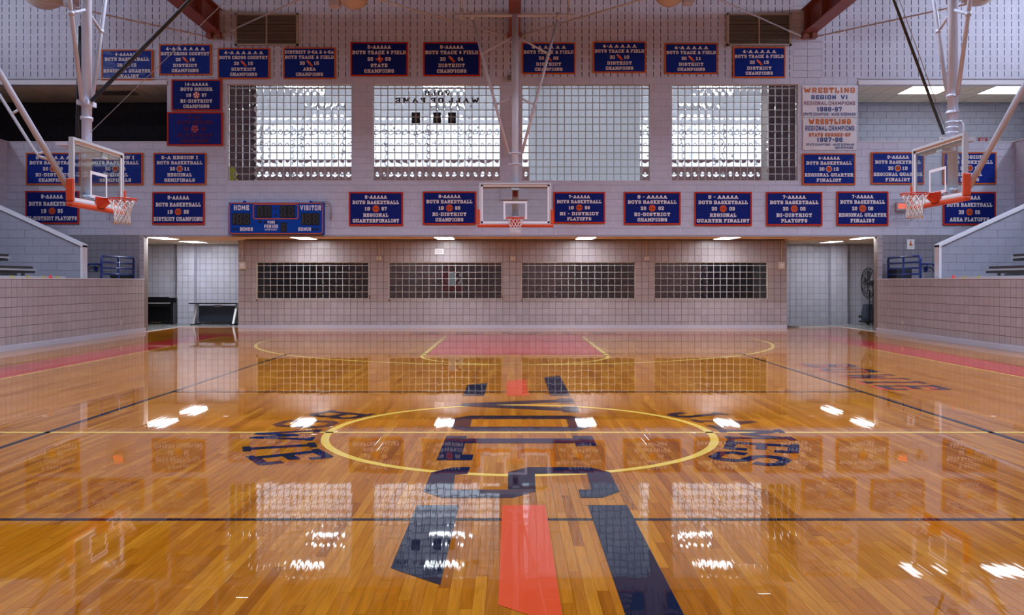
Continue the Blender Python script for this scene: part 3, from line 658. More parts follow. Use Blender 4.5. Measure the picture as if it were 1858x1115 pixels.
# ---- low side walls with tile, base and cap; stairwell tile beside the opening
for side, s in (('left', -1), ('right', 1)):
    X = s*XW; kd = 'x+' if s < 0 else 'x-'
    lw = MB(); slab(lw, kd, X, -8, FAR+.2, 0, 1.49, [], .008, .20)
    lo = struct(lw.build('wall_'+side, 'tilejoint'))
    pieces(lo, 'wall_tile', kd, X, -8+.0, FAR, .086, 1.49, BH, BH, [(-9, 14.2, -1, 3)], 'tile', .05, .005, 0, order=lambda a, b, c, d: a, ustart=FAR-160*BH, cham=(.02, .02))
    near = MB(); slab(near, kd, X, -8, 14.2, 0, 1.49, [], 0, .01); near.build('wall_facing', 'tile', lo)
    cp = MB(); slab(cp, kd, X, -8, FAR, 1.49, 1.515, [], -.008, .22); struct(cp.build('trim_%d' % (5 if s < 0 else 6), 'trim'))
    bs = MB(); slab(bs, kd, X, -8, FAR+.05, 0, .105, [], -.02, 0); slab(bs, kd, X, -8, FAR+.05, .105, .12, [], -.008, 0); struct(bs.build('baseboard_'+side, 'vinylbase'))
    # jamb of the opening
    jb = MB(); a, b = sorted((X, X+s*.14)); jb.box(a+.004, b-.004, FAR-.004, FAR+.25, 0, HEADZ)
    jo = struct(jb.build('trim_%d' % (7 if s < 0 else 8), 'tilejoint'))
    pieces(jo, 'jamb_tile', 'y-', FAR-.03, a, b, 0, HEADZ, .14, BH, [], 'tile', .03, .006, cham=(.02, .02))
    jf = 'x+' if s < 0 else 'x-'
    # grey tiled stairwell wall
    sw = MB(); a, b = sorted((X+s*.14, s*15.2)); sw.box(a, b, FAR+.008, FAR+.2, 0, HEADZ)
    so = struct(sw.build('wall_stairwell_'+side, 'jointgrey'))
    pieces(so, 'wall_tile', 'y-', FAR, a, b, .9, HEADZ, BH, BH, [], 'tiledark', .05, .006, cham=(.02, .02))
    # landing, upper side wall up to the gallery ledge, gallery and clerestory wall
    ld = MB(); a, b = sorted((X+s*.2, s*14.3)); ld.box(a, b, 21.7, FAR, .8, 1.0); struct(ld.build('floor_landing_'+side, 'concrete'))
    up = MB(); a, b = sorted((s*14.3, s*14.6)); up.box(a, b, -8, FAR, 0, OZ0)
    uo = struct(up.build('wall_upper_'+side, 'paint'))
    pieces(uo, 'wall_block', 'x+' if s < 0 else 'x-', s*14.29, 21.7, FAR, 2.744, OZ0, BW, BH, [], 'paint', .03, .005, .5, cham=(.006, .012))
    ga = MB(); a, b = sorted((s*14.6, s*17)); ga.box(a, b, -8, FAR, OZ0-.3, OZ0-.1); struct(ga.build('floor_gallery_'+side, 'concrete'))
    cw = MB(); a, b = sorted((s*17, s*17.2)); cw.box(a, b, -8, 28, OZ0-.3, 11); struct(cw.build('wall_clerestory_'+side, 'paint'))
    lg = MB(); a, b = sorted((s*14.26, s*14.64)); lg.box(a, b, -8, FAR, OZ0, OZ0+.03); struct(lg.build('trim_%d' % (9 if s < 0 else 10), 'trim'))
    # rooms behind the gallery openings
    a, b = sorted((s*(9.85 if s > 0 else 9.77), s*17))
    rm = MB(); rm.box(a-.1, b, 27.2+.03, 27.4, OZ0-.3, OZ1+.2)
    xw = a if s > 0 else b
    (rm.box(a-.15, a, FAR+.3, 27.3, OZ0-.3, OZ1+.2) if s > 0 else rm.box(b, b+.15, FAR+.3, 27.3, OZ0-.3, OZ1+.2))
    ro = struct(rm.build('wall_gallery_'+side, 'paint' if s > 0 else 'charcoal'))  # left room's lack of light is put into its wall colour
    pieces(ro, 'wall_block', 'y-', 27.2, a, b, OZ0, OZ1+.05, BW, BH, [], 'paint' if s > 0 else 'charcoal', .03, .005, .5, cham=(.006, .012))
    gf = MB(); gf.box(a-.1, b, FAR+.3, 27.3, OZ0-.3, OZ0-.1); struct(gf.build('floor_gallery_room_'+side, 'concrete' if s > 0 else 'charcoal'))  # left floor coloured dark for the same unlit room
    gl = MB(); gl.box(a-.1, b, FAR+.25, 27.3, OZ1+.06, OZ1+.1); go = struct(gl.build('ceiling_gallery_'+side, 'grid'))
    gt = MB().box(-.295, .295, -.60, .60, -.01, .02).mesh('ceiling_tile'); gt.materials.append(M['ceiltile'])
    k = 0; x = a+.3
    while x < b-.2:
        for y in (25.25, 26.47):
            if s > 0 and abs(y-25.25) < .1 and any(abs(x-q) < .35 for q in (12.2, 14.6)): continue
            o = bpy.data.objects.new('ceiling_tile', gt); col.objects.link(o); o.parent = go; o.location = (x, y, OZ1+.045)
        x += .61
    sl = MB(); sl.box(a, b, FAR-.01, FAR+.3, OZ0-.0, OZ0+.025); struct(sl.build('trim_%d' % (11 if s < 0 else 12), 'trim'))
# near wall and roof
nw = MB(); nw.box(-17, 17, -8.2, -8, 0, 11); struct(nw.build('wall_near', 'paint'))
rf = MB(); rf.box(-17.2, 17.2, -8.2, FAR+.3, 10.9, 11.1); roof = struct(rf.build('ceiling', 'roof'))

# ---- lobby behind the upper windows and corridor behind the lower ones
LBY = 32.0; LF = 3.3; LC = 7.35
lb = MB(); lb.box(-9.75, 9.8, FAR+.3, LBY, LF-.1, LF); lobby_f = struct(lb.build('floor_lobby', 'white'))
lb = MB(); lb.box(-9.75, 9.8, FAR+.3, LBY+.3, LC, LC+.1); struct(lb.build('ceiling_lobby', 'white'))
for s in (-1, 1):
    lb = MB(); a, b = sorted((s*9.6, s*9.75)); lb.box(a, b, FAR+.3, LBY+.3, LF-.1, LC); struct(lb.build('wall_lobby_'+('left' if s < 0 else 'right'), 'white'))
lb = MB(); lb.box(-9.6, 9.6, LBY, LBY+.2, LF, 4.5); lb.box(-9.6, 9.6, LBY, LBY+.2, 5.18, 5.68)
lbo = struct(lb.build('wall_lobby_far', 'brickjoint'))
rest = MB(); var = []; z = 5.18; r_i = 0
while z < 5.66:
    x = -9.6+(.1 if r_i % 2 else 0)
    while x < 9.5: rest.box(x, x+.19, LBY-.012, LBY+.01, z, z+.057); var += [random.random()]*6; x += .2
    z += .068; r_i += 1
o = stuff(rest.build('brick_field', 'brick', lbo)); at_ = o.data.attributes.new('var', 'FLOAT', 'FACE'); at_.data.foreach_set('value', var)
mu = MB()
for x in [-9.5+1.58*k for k in range(13)]: mu.box(x-.04, x+.04, LBY+.02, LBY+.12, 4.5, LC)
mu.box(-9.6, 9.6, LBY+.02, LBY+.12, 6.75, 6.83); mu.box(-9.6, 9.6, LBY+.02, LBY+.12, 5.68, 5.76)
struct(mu.build('window_9', 'alu'))
tp = MB(); tp.box(-4.6, 4.4, LBY+.3, LBY+.34, 4.5, 4.95); struct(tp.build('window_10', 'teal'))
for s in (-1, 1):                                                   # brick piers beside the outer windows
    a, b = sorted((s*8.55, s*7.75)); pb = MB(); pb.box(a, b, 25.9, 26.4, LF, LC); po = struct(pb.build('wall_brick_pier_'+('left' if s < 0 else 'right'), 'brickjoint'))
    rest = MB(); var = []; z = LF; r_i = 0
    while z < LC-.06:
        x = a-.1*(r_i % 2)
        while x < b:
            rest.box(max(x, a), min(x+.19, b), 25.888, 25.91, z, z+.057); var += [random.random()]*6; x += .2
        z += .068; r_i += 1
    o = stuff(rest.build('brick_field', 'brick', po)); at_ = o.data.attributes.new('var', 'FLOAT', 'FACE'); at_.data.foreach_set('value', var)
bdm = MB(); bdm.box(WIN[2][0]+.24, WIN[2][1]-.24, FAR+.42, FAR+.421, 3.6, LC-.02); struct(bdm.build('wall_lobby_partition', 'screen'))
for k, x in enumerate((-6.3, -2.1, 2.1, 6.3)):
    for y in (26.4, 29.4):
        t = empty('lobby_light', (x, y, LC-.005)); tag(t, 'lit lobby troffer behind the %s upper glass block window, %s row' % (('first', 'second', 'third', 'fourth')[k], 'front' if y < 28 else 'rear'), 'ceiling light', 'lobby ceiling lights')
        MB().box(-.62, .62, -.32, .32, -.03, 0).build('housing', 'white', t); MB().box(-.58, .58, -.28, .28, -.035, -.03).build('diffuser', 'lobbylamp', t)
# corridor behind the lower windows
cb = MB(); cb.box(RX0+.2, RX1-.2, REC+.2, 31, -.1, 0); struct(cb.build('floor_corridor', 'greyfloor'))
cb = MB(); cb.box(RX0, RX1, REC+.2, 31, CEILZ+.1, CEILZ+.2); struct(cb.build('ceiling_corridor', 'roof'))
cb = MB(); cb.box(RX0, RX1, 29.6, 29.8, 0, CEILZ+.1); co = struct(cb.build('wall_corridor', 'brickjoint'))
rest = MB(); var = []; z = 0; r_i = 0
while z < CEILZ:
    x = RX0+.2-.1*(r_i % 2)
    while x < RX1-.2: rest.box(x, x+.19, 29.588, 29.61, z, z+.057); var += [random.random()]*6; x += .2
    z += .068; r_i += 1
o = stuff(rest.build('brick_field', 'brick', co)); at_ = o.data.attributes.new('var', 'FLOAT', 'FACE'); at_.data.foreach_set('value', var)
for x, wn_ in ((-3.2, 'second'), (1.2, 'third'), (5.6, 'fourth')):  # added fill lamps that brighten the dim corridor and give glints
    t = empty('corridor_fill_light', (x, 28.2, CEILZ+.015)); tag(t, 'small added corridor fill lamp behind the %s lower glass block window' % wn_, 'ceiling light', 'added corridor fill lamps')
    MB().box(-.6, .6, -.15, .15, -.04, 0).build('housing', 'white', t); MB().box(-.56, .56, -.12, .12, -.045, -.04).build('diffuser', 'lobbylamp', t)
dk = MB()
for x0, x1 in ((RX0+.2, -6.6), (6.6, RX1-.2)): dk.box(x0, x1, 29.3, 29.5, 0, CEILZ+.1)
struct(dk.build('door_1', 'black'))
t = empty('wall_poster', (sx(822, 29.5), 29.55, 1.1)); tag(t, 'red and white poster behind the lower glass blocks', 'poster')
MB().box(-.3, .3, 0, .03, 0, .75).build('sheet', 'redsign', t); MB().box(-.2, .2, -.008, 0, .15, .6).build('print', 'white', t)

# ---- mirrored lettering and picture frames on the lobby side of window 2
t = empty('lettering_sign', (0, FAR+.26, 6)); tag(t, 'dark mirrored letters VOLS WALL OF FAME on back of glass', 'sign')
def wpt(px, py): return at(px, py, FAR+.26)
for txt, a, b, yc, h in (('VOLS', 771, 817, 169, 9), ('WALL OF FAME', 718, 869, 182, 9)):
    p, q = wpt(a, yc), wpt(b, yc); mb = MB()
    for poly in line_polys(txt, (p.x+q.x)/2, p.z-6, q.x-p.x, h*FAR/F, True, .2, .30, mirror=True): mb.flat([(x, z) for x, z in poly], 0)
    stuff(mb.build('lettering', 'black', t))
for k, (a, b) in enumerate(((747, 762), (786, 800), (813, 827))):
    p, q = wpt(a, 204), wpt(b, 223); f = empty('picture_frame', ((p.x+q.x)/2, FAR+.27, q.z))
    tag(f, ('dark picture frame nearest the left behind the glass under the lettering', 'middle dark picture frame behind the glass under the lettering', 'patterned dark picture frame behind the glass, right of the other two')[k], 'picture frame')
    wd, hh = (q.x-p.x)/2, p.z-q.z
    MB().box(-wd, wd, 0, .02, 0, hh).build('frame', 'black', f); MB().box(-wd*.55, wd*.55, -.004, 0, hh*.2, hh*.8).build('picture', 'lampoff' if k < 2 else 'wire', f)

# ================================================================== THINGS
# ---- roof beams, tie rods, bowl lamps, louvres
for k, x in enumerate((sx(391, FAR), .10, sx(1466, FAR))):
    b = empty('roof_beam', (x, FAR, 8.36)); zb = .08
    tag(b, ('rust red roof beam ending left of the left louvre', 'rust red roof beam behind the centre hoop pole', 'rust red roof beam ending right of the right louvre')[k], 'beam', 'roof beams')
    hw_ = .19 if k != 1 else .16
    MB().box(-hw_, hw_, -30, 0, zb, zb+.035).build('bottom_flange', 'steel', b)
    MB().box(-.02, .02, -30, 0, zb+.035, zb+.68).build('web', 'steel', b)
    MB().box(-hw_, hw_, -30, 0, zb+.68, zb+.715).build('top_flange', 'steel', b)
    for y in (-.25, -1.6, -4.5):
        MB().box(-hw_, -.02, y-.01, y+.01, zb+.035, zb+.68).build('stiffener', 'steel', b); MB().box(.02, hw_, y-.01, y+.01, zb+.035, zb+.68).build('stiffener', 'steel', b)
    MB().box(-.20, -.06, -.22, 0, -.06, zb).build('bearing_lug', 'steel', b); MB().box(.06, .20, -.22, 0, -.06, zb).build('bearing_lug', 'steel', b)
BX = [sx(391, FAR), .10, sx(1466, FAR)]
rods = [(BX[0]-.215, -16.8, 'pale tie rod running from the left beam out to the left'), (BX[0]+.215, .0, 'pale tie rod rising right from the left beam past the left louvre'),
        (BX[1]-.215, BX[0], 'pale tie rod rising left from the centre beam'), (BX[1]+.215, BX[2], 'pale tie rod rising right from the centre beam'),
        (BX[2]-.215, 0.0, 'pale tie rod rising left from the right beam past the right louvre'), (BX[2]+.215, 16.8, 'pale tie rod running from the right beam out to the right')]
for ri, (xa, xb, lab) in enumerate(rods):
    r = empty('tie_rod', (xa, FAR-.12, 8.35+.05*(ri in (1, 3)))); tag(r, lab, 'rod', 'roof tie rods'); d = Vector((xb-xa, -8.4, 0))
    rod_o = MB().tube((0, 0, 0), d, .021, 8).build('rod', 'rod', r)
    p = d*.055; u = d.normalized(); nrm = Vector((0, 0, 1)); tb = MB()
    for sg in (-1, 1): tb.tube(p-u*.14+nrm*.02*sg, p+u*.14+nrm*.02*sg, .010, 6)
    tb.tube(p-u*.16, p-u*.12, .034, 8); tb.tube(p+u*.12, p+u*.16, .034, 8); tb.build('turnbuckle', 'rod', rod_o)
for k, (px, bot, R, side, lab) in enumerate(((80, 16, .62, 1, 'pale bowl lamp above the left hoop pole'), (641, 17, .42, -1, 'tan bowl lamp right of the left louvre'),
                                (1215, 12, .42, 1, 'tan bowl lamp left of the right louvre'), (1775, 10, .55, -1, 'pale bowl lamp beside the right hoop pole'))):
    d = 22.0; p = at(px, bot, d); b = empty('bowl_lamp', p); tag(b, lab, 'ceiling light', 'high bowl lamps')
    MB().lathe([(.001, 0), (R*.35, R*.06), (R*.65, R*.24), (R*.88, R*.52), (R, R*.9), (R*.97, R*.9), (R*.85, R*.55), (R*.6, R*.28), (.001, R*.06)], 32).build('bowl', 'tan', b)
    MB().tube((0, 0, R*.9), (0, 0, 10.87-p.z), .03).build('stem', 'whitesteel', b)
    bx = MB(); x = side*R*1.12; bx.box(x-.13, x+.13, -.16, .16, R*.15, R*.95); bx.build('ballast_box', 'whitesteel', b)
    MB().tube((x, 0, R*.7), (0, 0, R*1.1), .025).build('arm', 'whitesteel', b)
for k, (a, b_) in enumerate(((427, 542), (1318, 1435))):
    p, q = at(a, 83.5, FAR), at(b_, 25, FAR); wd, hh = q.x-p.x, q.z-p.z
    v = empty('louvre_vent', ((p.x+q.x)/2, FAR, p.z)); tag(v, 'tan metal louvre vent beside the %s roof beam' % ('left' if k == 0 else 'right'), 'vent')
    fr = MB(); fr.box(-wd/2, wd/2, -.07, 0, 0, .05); fr.box(-wd/2, wd/2, -.07, 0, hh-.05, hh); fr.box(-wd/2, -wd/2+.06, -.07, 0, 0, hh); fr.box(wd/2-.06, wd/2, -.07, 0, 0, hh); fr.box(-.02, .02, -.068, 0, 0, hh)
    fr.build('frame', 'vent', v); MB().box(-wd/2+.05, wd/2-.05, -.008, -.002, .04, hh-.04).build('backing', 'ventdark', v)
    n = 21; sl = MB().add([(-wd/2+.05, -.06, 0), (wd/2-.05, -.06, 0), (wd/2-.05, -.018, .026), (-wd/2+.05, -.018, .026), (-wd/2+.05, -.055, -.004), (wd/2-.05, -.055, -.004), (wd/2-.05, -.013, .022), (-wd/2+.05, -.013, .022)],
                       [(0,1,2,3), (7,6,5,4), (4,5,1,0), (3,2,6,7), (0,3,7,4), (1,5,6,2)]).mesh('slat'); sl.materials.append(M['vent'])
    for i in range(n):
        o = link('slat', sl, None, v); o.location = (0, 0, .055+i*(hh-.12)/(n-1)-.005)

# ---- ceiling lights of the recess and the lit gallery
for (x, y) in LAMPS:
    t = empty('troffer_light', (x, y, CEILZ)); i = LAMPS.index((x, y))
    tag(t, ['front lit troffer in the left passage ceiling', 'lit troffer in the recess ceiling below the scoreboard', 'lit troffer in the recess ceiling, left of the centre hoop', 'lit troffer in the recess ceiling, right of the centre hoop',
            'lit troffer in the recess ceiling under the 2003 and 2005 banners', 'front lit troffer in the right passage ceiling', 'rear lit troffer in the left passage ceiling', 'rear lit troffer in the right passage ceiling'][i], 'ceiling light', 'recess ceiling lights')
    fr = MB(); fr.box(-.29, .29, -.60, -.57, -.004, .03); fr.box(-.29, .29, .57, .60, -.004, .03); fr.box(-.29, -.26, -.57, .57, -.004, .03); fr.box(.26, .29, -.57, .57, -.004, .03); fr.build('frame', 'white', t)
    MB().box(-.26, .26, -.57, .57, .004, .012).build('diffuser', 'lamp', t)
for k, x in enumerate((12.2, 14.6)):
    t = empty('troffer_light', (x, 25.25, OZ1+.03)); tag(t, ('lit troffer above the gallery, left of the right hoop pole', 'lit troffer above the gallery at the right picture edge')[k], 'ceiling light', 'gallery lights')
    fr = MB(); fr.box(-.62, .62, -.60, -.57, -.004, .03); fr.box(-.62, .62, .57, .60, -.004, .03); fr.box(-.62, -.59, -.57, .57, -.004, .03); fr.box(.59, .62, -.57, .57, -.004, .03); fr.build('frame', 'white', t)
    MB().box(-.59, .59, -.57, .57, .004, .012).build('diffuser', 'gallerylamp', t)
t = empty('troffer_light', (sx(212, 25.6), 25.6, OZ1+.02)); tag(t, 'unlit troffer in the dark left gallery ceiling', 'ceiling light')
MB().box(-.55, .55, -.3, .3, -.01, .02).build('frame', 'grid', t); MB().box(-.5, .5, -.26, .26, -.014, -.01).build('diffuser', 'lampoff', t)

# ---- banners
def disc(cx, cz, r, n=24, ax=1.0): return [(cx+r*ax*cos(2*pi*i/n), cz+r*sin(2*pi*i/n)) for i in range(n)]
SHOE = [(-.5,.42),(-.38,.34),(-.30,.44),(-.16,.30),(-.08,.36),(.06,.14),(.14,.18),(.30,-.12),(.50,-.34),(.46,-.44),(.20,-.44),(.02,-.22),(-.14,-.16),(-.28,.02)]
TEXAS = [(-.10,.5),(.12,.5),(.12,.22),(.34,.16),(.48,.14),(.5,-.12),(.42,-.20),(.18,-.34),(.14,-.5),(.02,-.46),(-.08,-.26),(-.20,-.14),(-.30,-.22),(-.50,.06),(-.10,.08)]
SW = {}
def banner(rect_, lines, label, vinyl=False, emblem='ball', years=None, faded=False, big=False):
    x0, y0, x1, y1 = rect_; d = FAR-.03
    p, q = at(x0, y1, d), at(x1, y0, d); W, Hh = q.x-p.x, q.z-p.z
    b = empty('banner', ((p.x+q.x)/2, d, p.z)); tag(b, label, 'banner', 'championship banners')
    rnd = random.Random(x0*7+y0); ph = [rnd.uniform(0, 6.28) for _ in range(4)]; am = .006 if not vinyl else .004
    def rip(x, z): return am*(sin(5.5*x+ph[0])*.6+sin(9*x+2*z+ph[1])*.4)+.004*sin(4*z+ph[2])
    me = MB(); nx, nz = 22, 14; vs_ = []
    for j in range(nz+1):
        for i in range(nx+1):
            x, z = -W/2+W*i/nx, Hh*j/nz; vs_.append((x, rip(x, z), z))
    fs = [(j*(nx+1)+i, j*(nx+1)+i+1, (j+1)*(nx+1)+i+1, (j+1)*(nx+1)+i) for j in range(nz) for i in range(nx)]
    me.add(vs_, fs, True); me.box(-W/2+.01, W/2-.01, .012, .018, .01, Hh-.01)
    me.build('cloth', 'bluefade' if faded else ('bluevinyl' if vinyl else 'blue'), b)
    bt = .040 if not vinyl else .036; bd = MB()
    for (a, c, e, f) in ((0, W, 0, bt), (0, W, Hh-bt, Hh), (0, bt, bt, Hh-bt), (W-bt, W, bt, Hh-bt)):
        n = 10
        for i in range(n):
            if c-a > f-e: u0, u1, w0, w1 = a+(c-a)*i/n, a+(c-a)*(i+1)/n, e, f
            else: u0, u1, w0, w1 = a, c, e+(f-e)*i/n, e+(f-e)*(i+1)/n
            vv = [(u0-W/2, w0), (u1-W/2, w0), (u1-W/2, w1), (u0-W/2, w1)]
            bd.add([(u, rip(u, v)-.007, v) for u, v in vv]+[(u, .02, v) for u, v in vv], [(0,1,2,3), (0,4,5,1), (1,5,6,2), (2,6,7,3), (3,7,4,0)])
    bd.build('binding', 'borderO' if vinyl else 'borderR', b)
    tx = MB(); lm = 'letterfade' if faded else 'letter'
    def put(polys, off=-.004, mb=tx):
        for poly in polys: mb.add([(u, rip(u, v)+off-.002-(len(mb.f) % 40)*.00003, v) for u, v in poly], [tuple(range(len(poly)))])
    n = len(lines)
    ys = {5: (.15, .31, .50, .69, .855), 4: (.17, .39, .61, .83)}[n]; lh = .105 if n == 5 else .12
    for txt, yf in zip(lines, ys):
        zc = Hh*(1-yf)
        if txt == 'YEAR':
            e = .21 if (not vinyl and emblem == 'ball') or n == 4 else .17; gx = .155 if not vinyl else .135
            for s_, t_ in ((-1, years[0]), (1, years[1])): put(line_polys(t_, s_*W*gx, zc, W*.095, Hh*lh*1.05, True, .2))
            em = MB(); dk = MB(); ri = Hh*e/2
            if emblem == 'ball':
                put([disc(0, zc, ri)], -.005, em)
                for aa in (0, pi/2): put([[(-ri*.95*cos(aa)-.006*sin(aa), zc-ri*.95*sin(aa)+.006*cos(aa)), (ri*.95*cos(aa)-.006*sin(aa), zc+ri*.95*sin(aa)+.006*cos(aa)), (ri*.95*cos(aa)+.006*sin(aa), zc+ri*.95*sin(aa)-.006*cos(aa)), (-ri*.95*cos(aa)+.006*sin(aa), zc-ri*.95*sin(aa)-.006*cos(aa))]], -.007, dk)
                for s_ in (-1, 1):
                    cpts = [(s_*ri*(1.15-.75*cos(radians(a_))), zc+ri*.8*sin(radians(a_))) for a_ in range(-60, 61, 20)]
                    for i in range(6): put([[cpts[i], cpts[i+1], (cpts[i+1][0]+.01*s_, cpts[i+1][1]), (cpts[i][0]+.01*s_, cpts[i][1])]], -.007, dk)
                if vinyl: put([disc(0, zc, ri*1.14)], -.0035, tx)
            elif emblem == 'soccer':
                put([disc(0, zc, ri*1.25)], -.0045, em)
                base = 'white'
                for k in range(5): put([disc(ri*.85*cos(pi/2+k*2*pi/5), zc+ri*.85*sin(pi/2+k*2*pi/5), ri*.38, 5)], -.0065, tx if not faded else dk)
                put([disc(0, zc, ri*.34, 5)], -.0065, tx if not faded else dk)
            else:
                sh = {'shoe': SHOE, 'texas': TEXAS}[emblem]; k = Hh*(.22 if emblem == 'shoe' else .24)
                put([[(u*k, zc+v*k) for u, v in sh]], -.005, em)
                if emblem == 'texas': put([[(k*.14*(1 if i % 2 == 0 else .42)*cos(pi/2+i*pi/5), zc+k*.02+k*.14*(1 if i % 2 == 0 else .42)*sin(pi/2+i*pi/5)) for i in range(10)]], -.007, tx)
                else:
                    for (u, v) in ((-.36, .34), (-.18, .22), (-.02, .06)): put([[(u*k, zc+v*k), ((u+.16)*k, zc+(v-.10)*k), ((u+.14)*k, zc+(v-.15)*k), ((u-.02)*k, zc+(v-.05)*k)]], -.007, tx)
            em_o = em.build('emblem', 'ball', b)
            if dk.v: stuff(dk.build('emblem_lines', 'balldark' if not faded else 'bluefade', em_o))
        else:
            wd = min(.93, .0565*len(txt)+.01)*W; put(line_polys(txt, 0, zc, wd, Hh*lh, True, .205))
    stuff(tx.build('lettering', lm, b))
    return b
BB, TF, XCN, DI, CHP, RQ, FI = 'BOYS BASKETBALL', 'BOYS TRACK & FIELD', 'BOYS CROSS COUNTRY', 'DISTRICT', 'CHAMPIONS', 'REGIONAL QUARTER', 'FINALIST'
V = True
banner((184, 90, 277, 146), ['4-AAAAAA', BB, 'YEAR', RQ, FI], 'blue banner reading twenty fifteen boys basketball regional quarter finalist', V, years=('20', '15'))
banner((289, 80, 383, 136), ['4-A A A A A A', XCN, 'YEAR', DI, CHP], 'shiny blue banner reading twenty sixteen boys cross country district champions', V, 'shoe', ('20', '16'))
banner((395, 87, 489, 143), ['4-A A A A A A', XCN, 'YEAR', DI, CHP], 'blue banner reading twenty fifteen boys cross country district champions', V, 'shoe', ('20', '15'))
banner((514, 86, 609, 143), ['DISTRICT 3-6A & 4-6A', TF, 'YEAR', 'AREA', CHP], 'wrinkled blue banner reading twenty fifteen track and field area champions', V, 'shoe', ('20', '15'))
banner((636, 76, 740, 138), ['5-AAAAA', 'BOYS TRACK ¢ FIELD', 'YEAR', 'STATE', CHP], 'dark blue banner reading two thousand three track and field state champions', False, 'texas', ('20', '03'))
banner((768, 76, 871, 138), ['6-AAAAA', 'BOYS TRACK ¢ FIELD', 'YEAR', DI, CHP], 'dark blue banner reading two thousand four track and field district champions', False, 'shoe', ('20', '04'))
banner((947, 77, 1044, 134), ['4-A A A A A', TF, 'YEAR', DI, CHP], 'shiny blue banner reading two thousand nine track and field district champions', V, 'shoe', ('20', '09'))
banner((1076, 75, 1172, 132), ['4-A A A A A', TF, 'YEAR', DI, CHP], 'blue banner reading twenty ten track and field district champions', V, 'shoe', ('20', '10'))
banner((1206, 78, 1302, 134), ['4-A A A A A', TF, 'YEAR', DI, CHP], 'blue banner reading twenty eleven track and field district champions', V, 'shoe', ('20', '11'))
banner((1330, 85, 1425, 141), ['4-A A A A A', TF, 'YEAR', DI, CHP], 'blue banner reading twenty fifteen track and field district champions', V, 'shoe', ('20', '15'))
banner((311, 144, 402, 201), ['14-AAAAA', 'BOYS SOCCER', 'YEAR', 'BI-DISTRICT', CHP], 'dark blue banner reading nineteen ninety-seven boys soccer bi-district champions', False, 'soccer', ('19', '97'))
banner((303, 203, 404, 264), ['8-AA', 'BOYS SOCCER', 'YEAR', 'BI DISTRICT', CHP], 'blue soccer banner with faded dark red lettering', False, 'soccer', ('20', '00'), True)
banner((47, 277, 145, 335), ['8-A A A A A', BB, 'YEAR', 'BI-DISTRICT', CHP], 'blue banner reading two thousand nine boys basketball bi-district champions', V, years=('20', '09'))
banner((160, 277, 259, 335), ['5 A REGION I', BB, 'YEAR', 'REGIONAL', 'SEMIFINALS'], 'blue banner reading twenty ten boys basketball regional semifinals, behind left backboard', V, years=('20', '10'))
banner((278, 277, 374, 335), ['5-A REGION I', BB, 'YEAR', 'REGIONAL', 'SEMIFINALS'], 'blue banner reading twenty eleven boys basketball regional semifinals', V, years=('20', '11'))
banner((1456, 278, 1552, 335), ['4-AAAAA', BB, 'YEAR', RQ, FI], 'blue banner reading twenty twelve boys basketball regional quarter finalist', V, years=('20', '12'))
banner((1581, 276, 1677, 334), ['3-AAAAA', BB, 'YEAR', RQ, FI], 'blue banner reading twenty thirteen boys basketball regional quarter finalist', V, years=('20', '13'))
banner((1711, 276, 1808, 334), ['5A REGION I', BB, 'YEAR', 'REGIONAL', 'FINALS'], 'blue basketball region banner behind the right backboard, upper of two', V, years=('20', '14'))
banner((46, 346, 143, 406), ['8-AAAAA', BB, 'YEAR', 'BI-DISTRICT PLAYOFFS'], 'dark blue banner reading nineteen ninety-five boys basketball bi-district playoffs', years=('19', '95'))
banner((276, 348, 371, 407), ['8-AAAAA', BB, 'YEAR', 'DISTRICT CHAMPIONS'], 'dark blue banner reading nineteen ninety-six boys basketball district champions', years=('19', '96'))
banner((633, 348, 731, 409), ['8-AAAAA', BB, 'YEAR', 'REGIONAL', 'QUARTERFINALIST'], 'dark blue banner reading nineteen ninety-seven boys basketball regional quarterfinalist', years=('19', '97'))
banner((767, 347, 864, 407), ['8-AAAAA', BB, 'YEAR', 'BI-DISTRICT', CHP], 'dark blue banner reading nineteen ninety-eight boys basketball bi-district champions', years=('19', '98'))
banner((1004, 348, 1098, 405), ['7-AAAAA', BB, 'YEAR', 'BI - DISTRICT', 'PLAYOFFS'], 'dark blue banner reading nineteen ninety-nine boys basketball bi-district playoffs', years=('19', '99'))
banner((1132, 348, 1235, 407), ['8 - AAAAA', BB, 'YEAR', 'BI-DISTRICT', CHP], 'dark blue banner reading two thousand two boys basketball bi-district champions', years=('20', '02'))
banner((1260, 348, 1364, 409), ['6 - AAAAA', BB, 'YEAR', 'REGIONAL', 'QUARTER FINALIST'], 'dark blue banner reading two thousand three boys basketball regional quarter finalist', years=('20', '03'))
banner((1390, 348, 1492, 409), ['7-AAAAA', BB, 'YEAR', 'BI-DISTRICT', 'PLAYOFFS'], 'dark blue banner reading two thousand five boys basketball bi-district playoffs', years=('20', '05'))
banner((1518, 347, 1612, 409), ['7-AAAAA', BB, 'YEAR', RQ, FI], 'dark blue banner reading two thousand six boys basketball regional quarter finalist', years=('20', '06'))
banner((1711, 348, 1807, 408), ['6-AAAAA', BB, 'YEAR', 'AREA PLAYOFFS'], 'dark blue banner reading two thousand eight boys basketball area playoffs', years=('20', '08'))
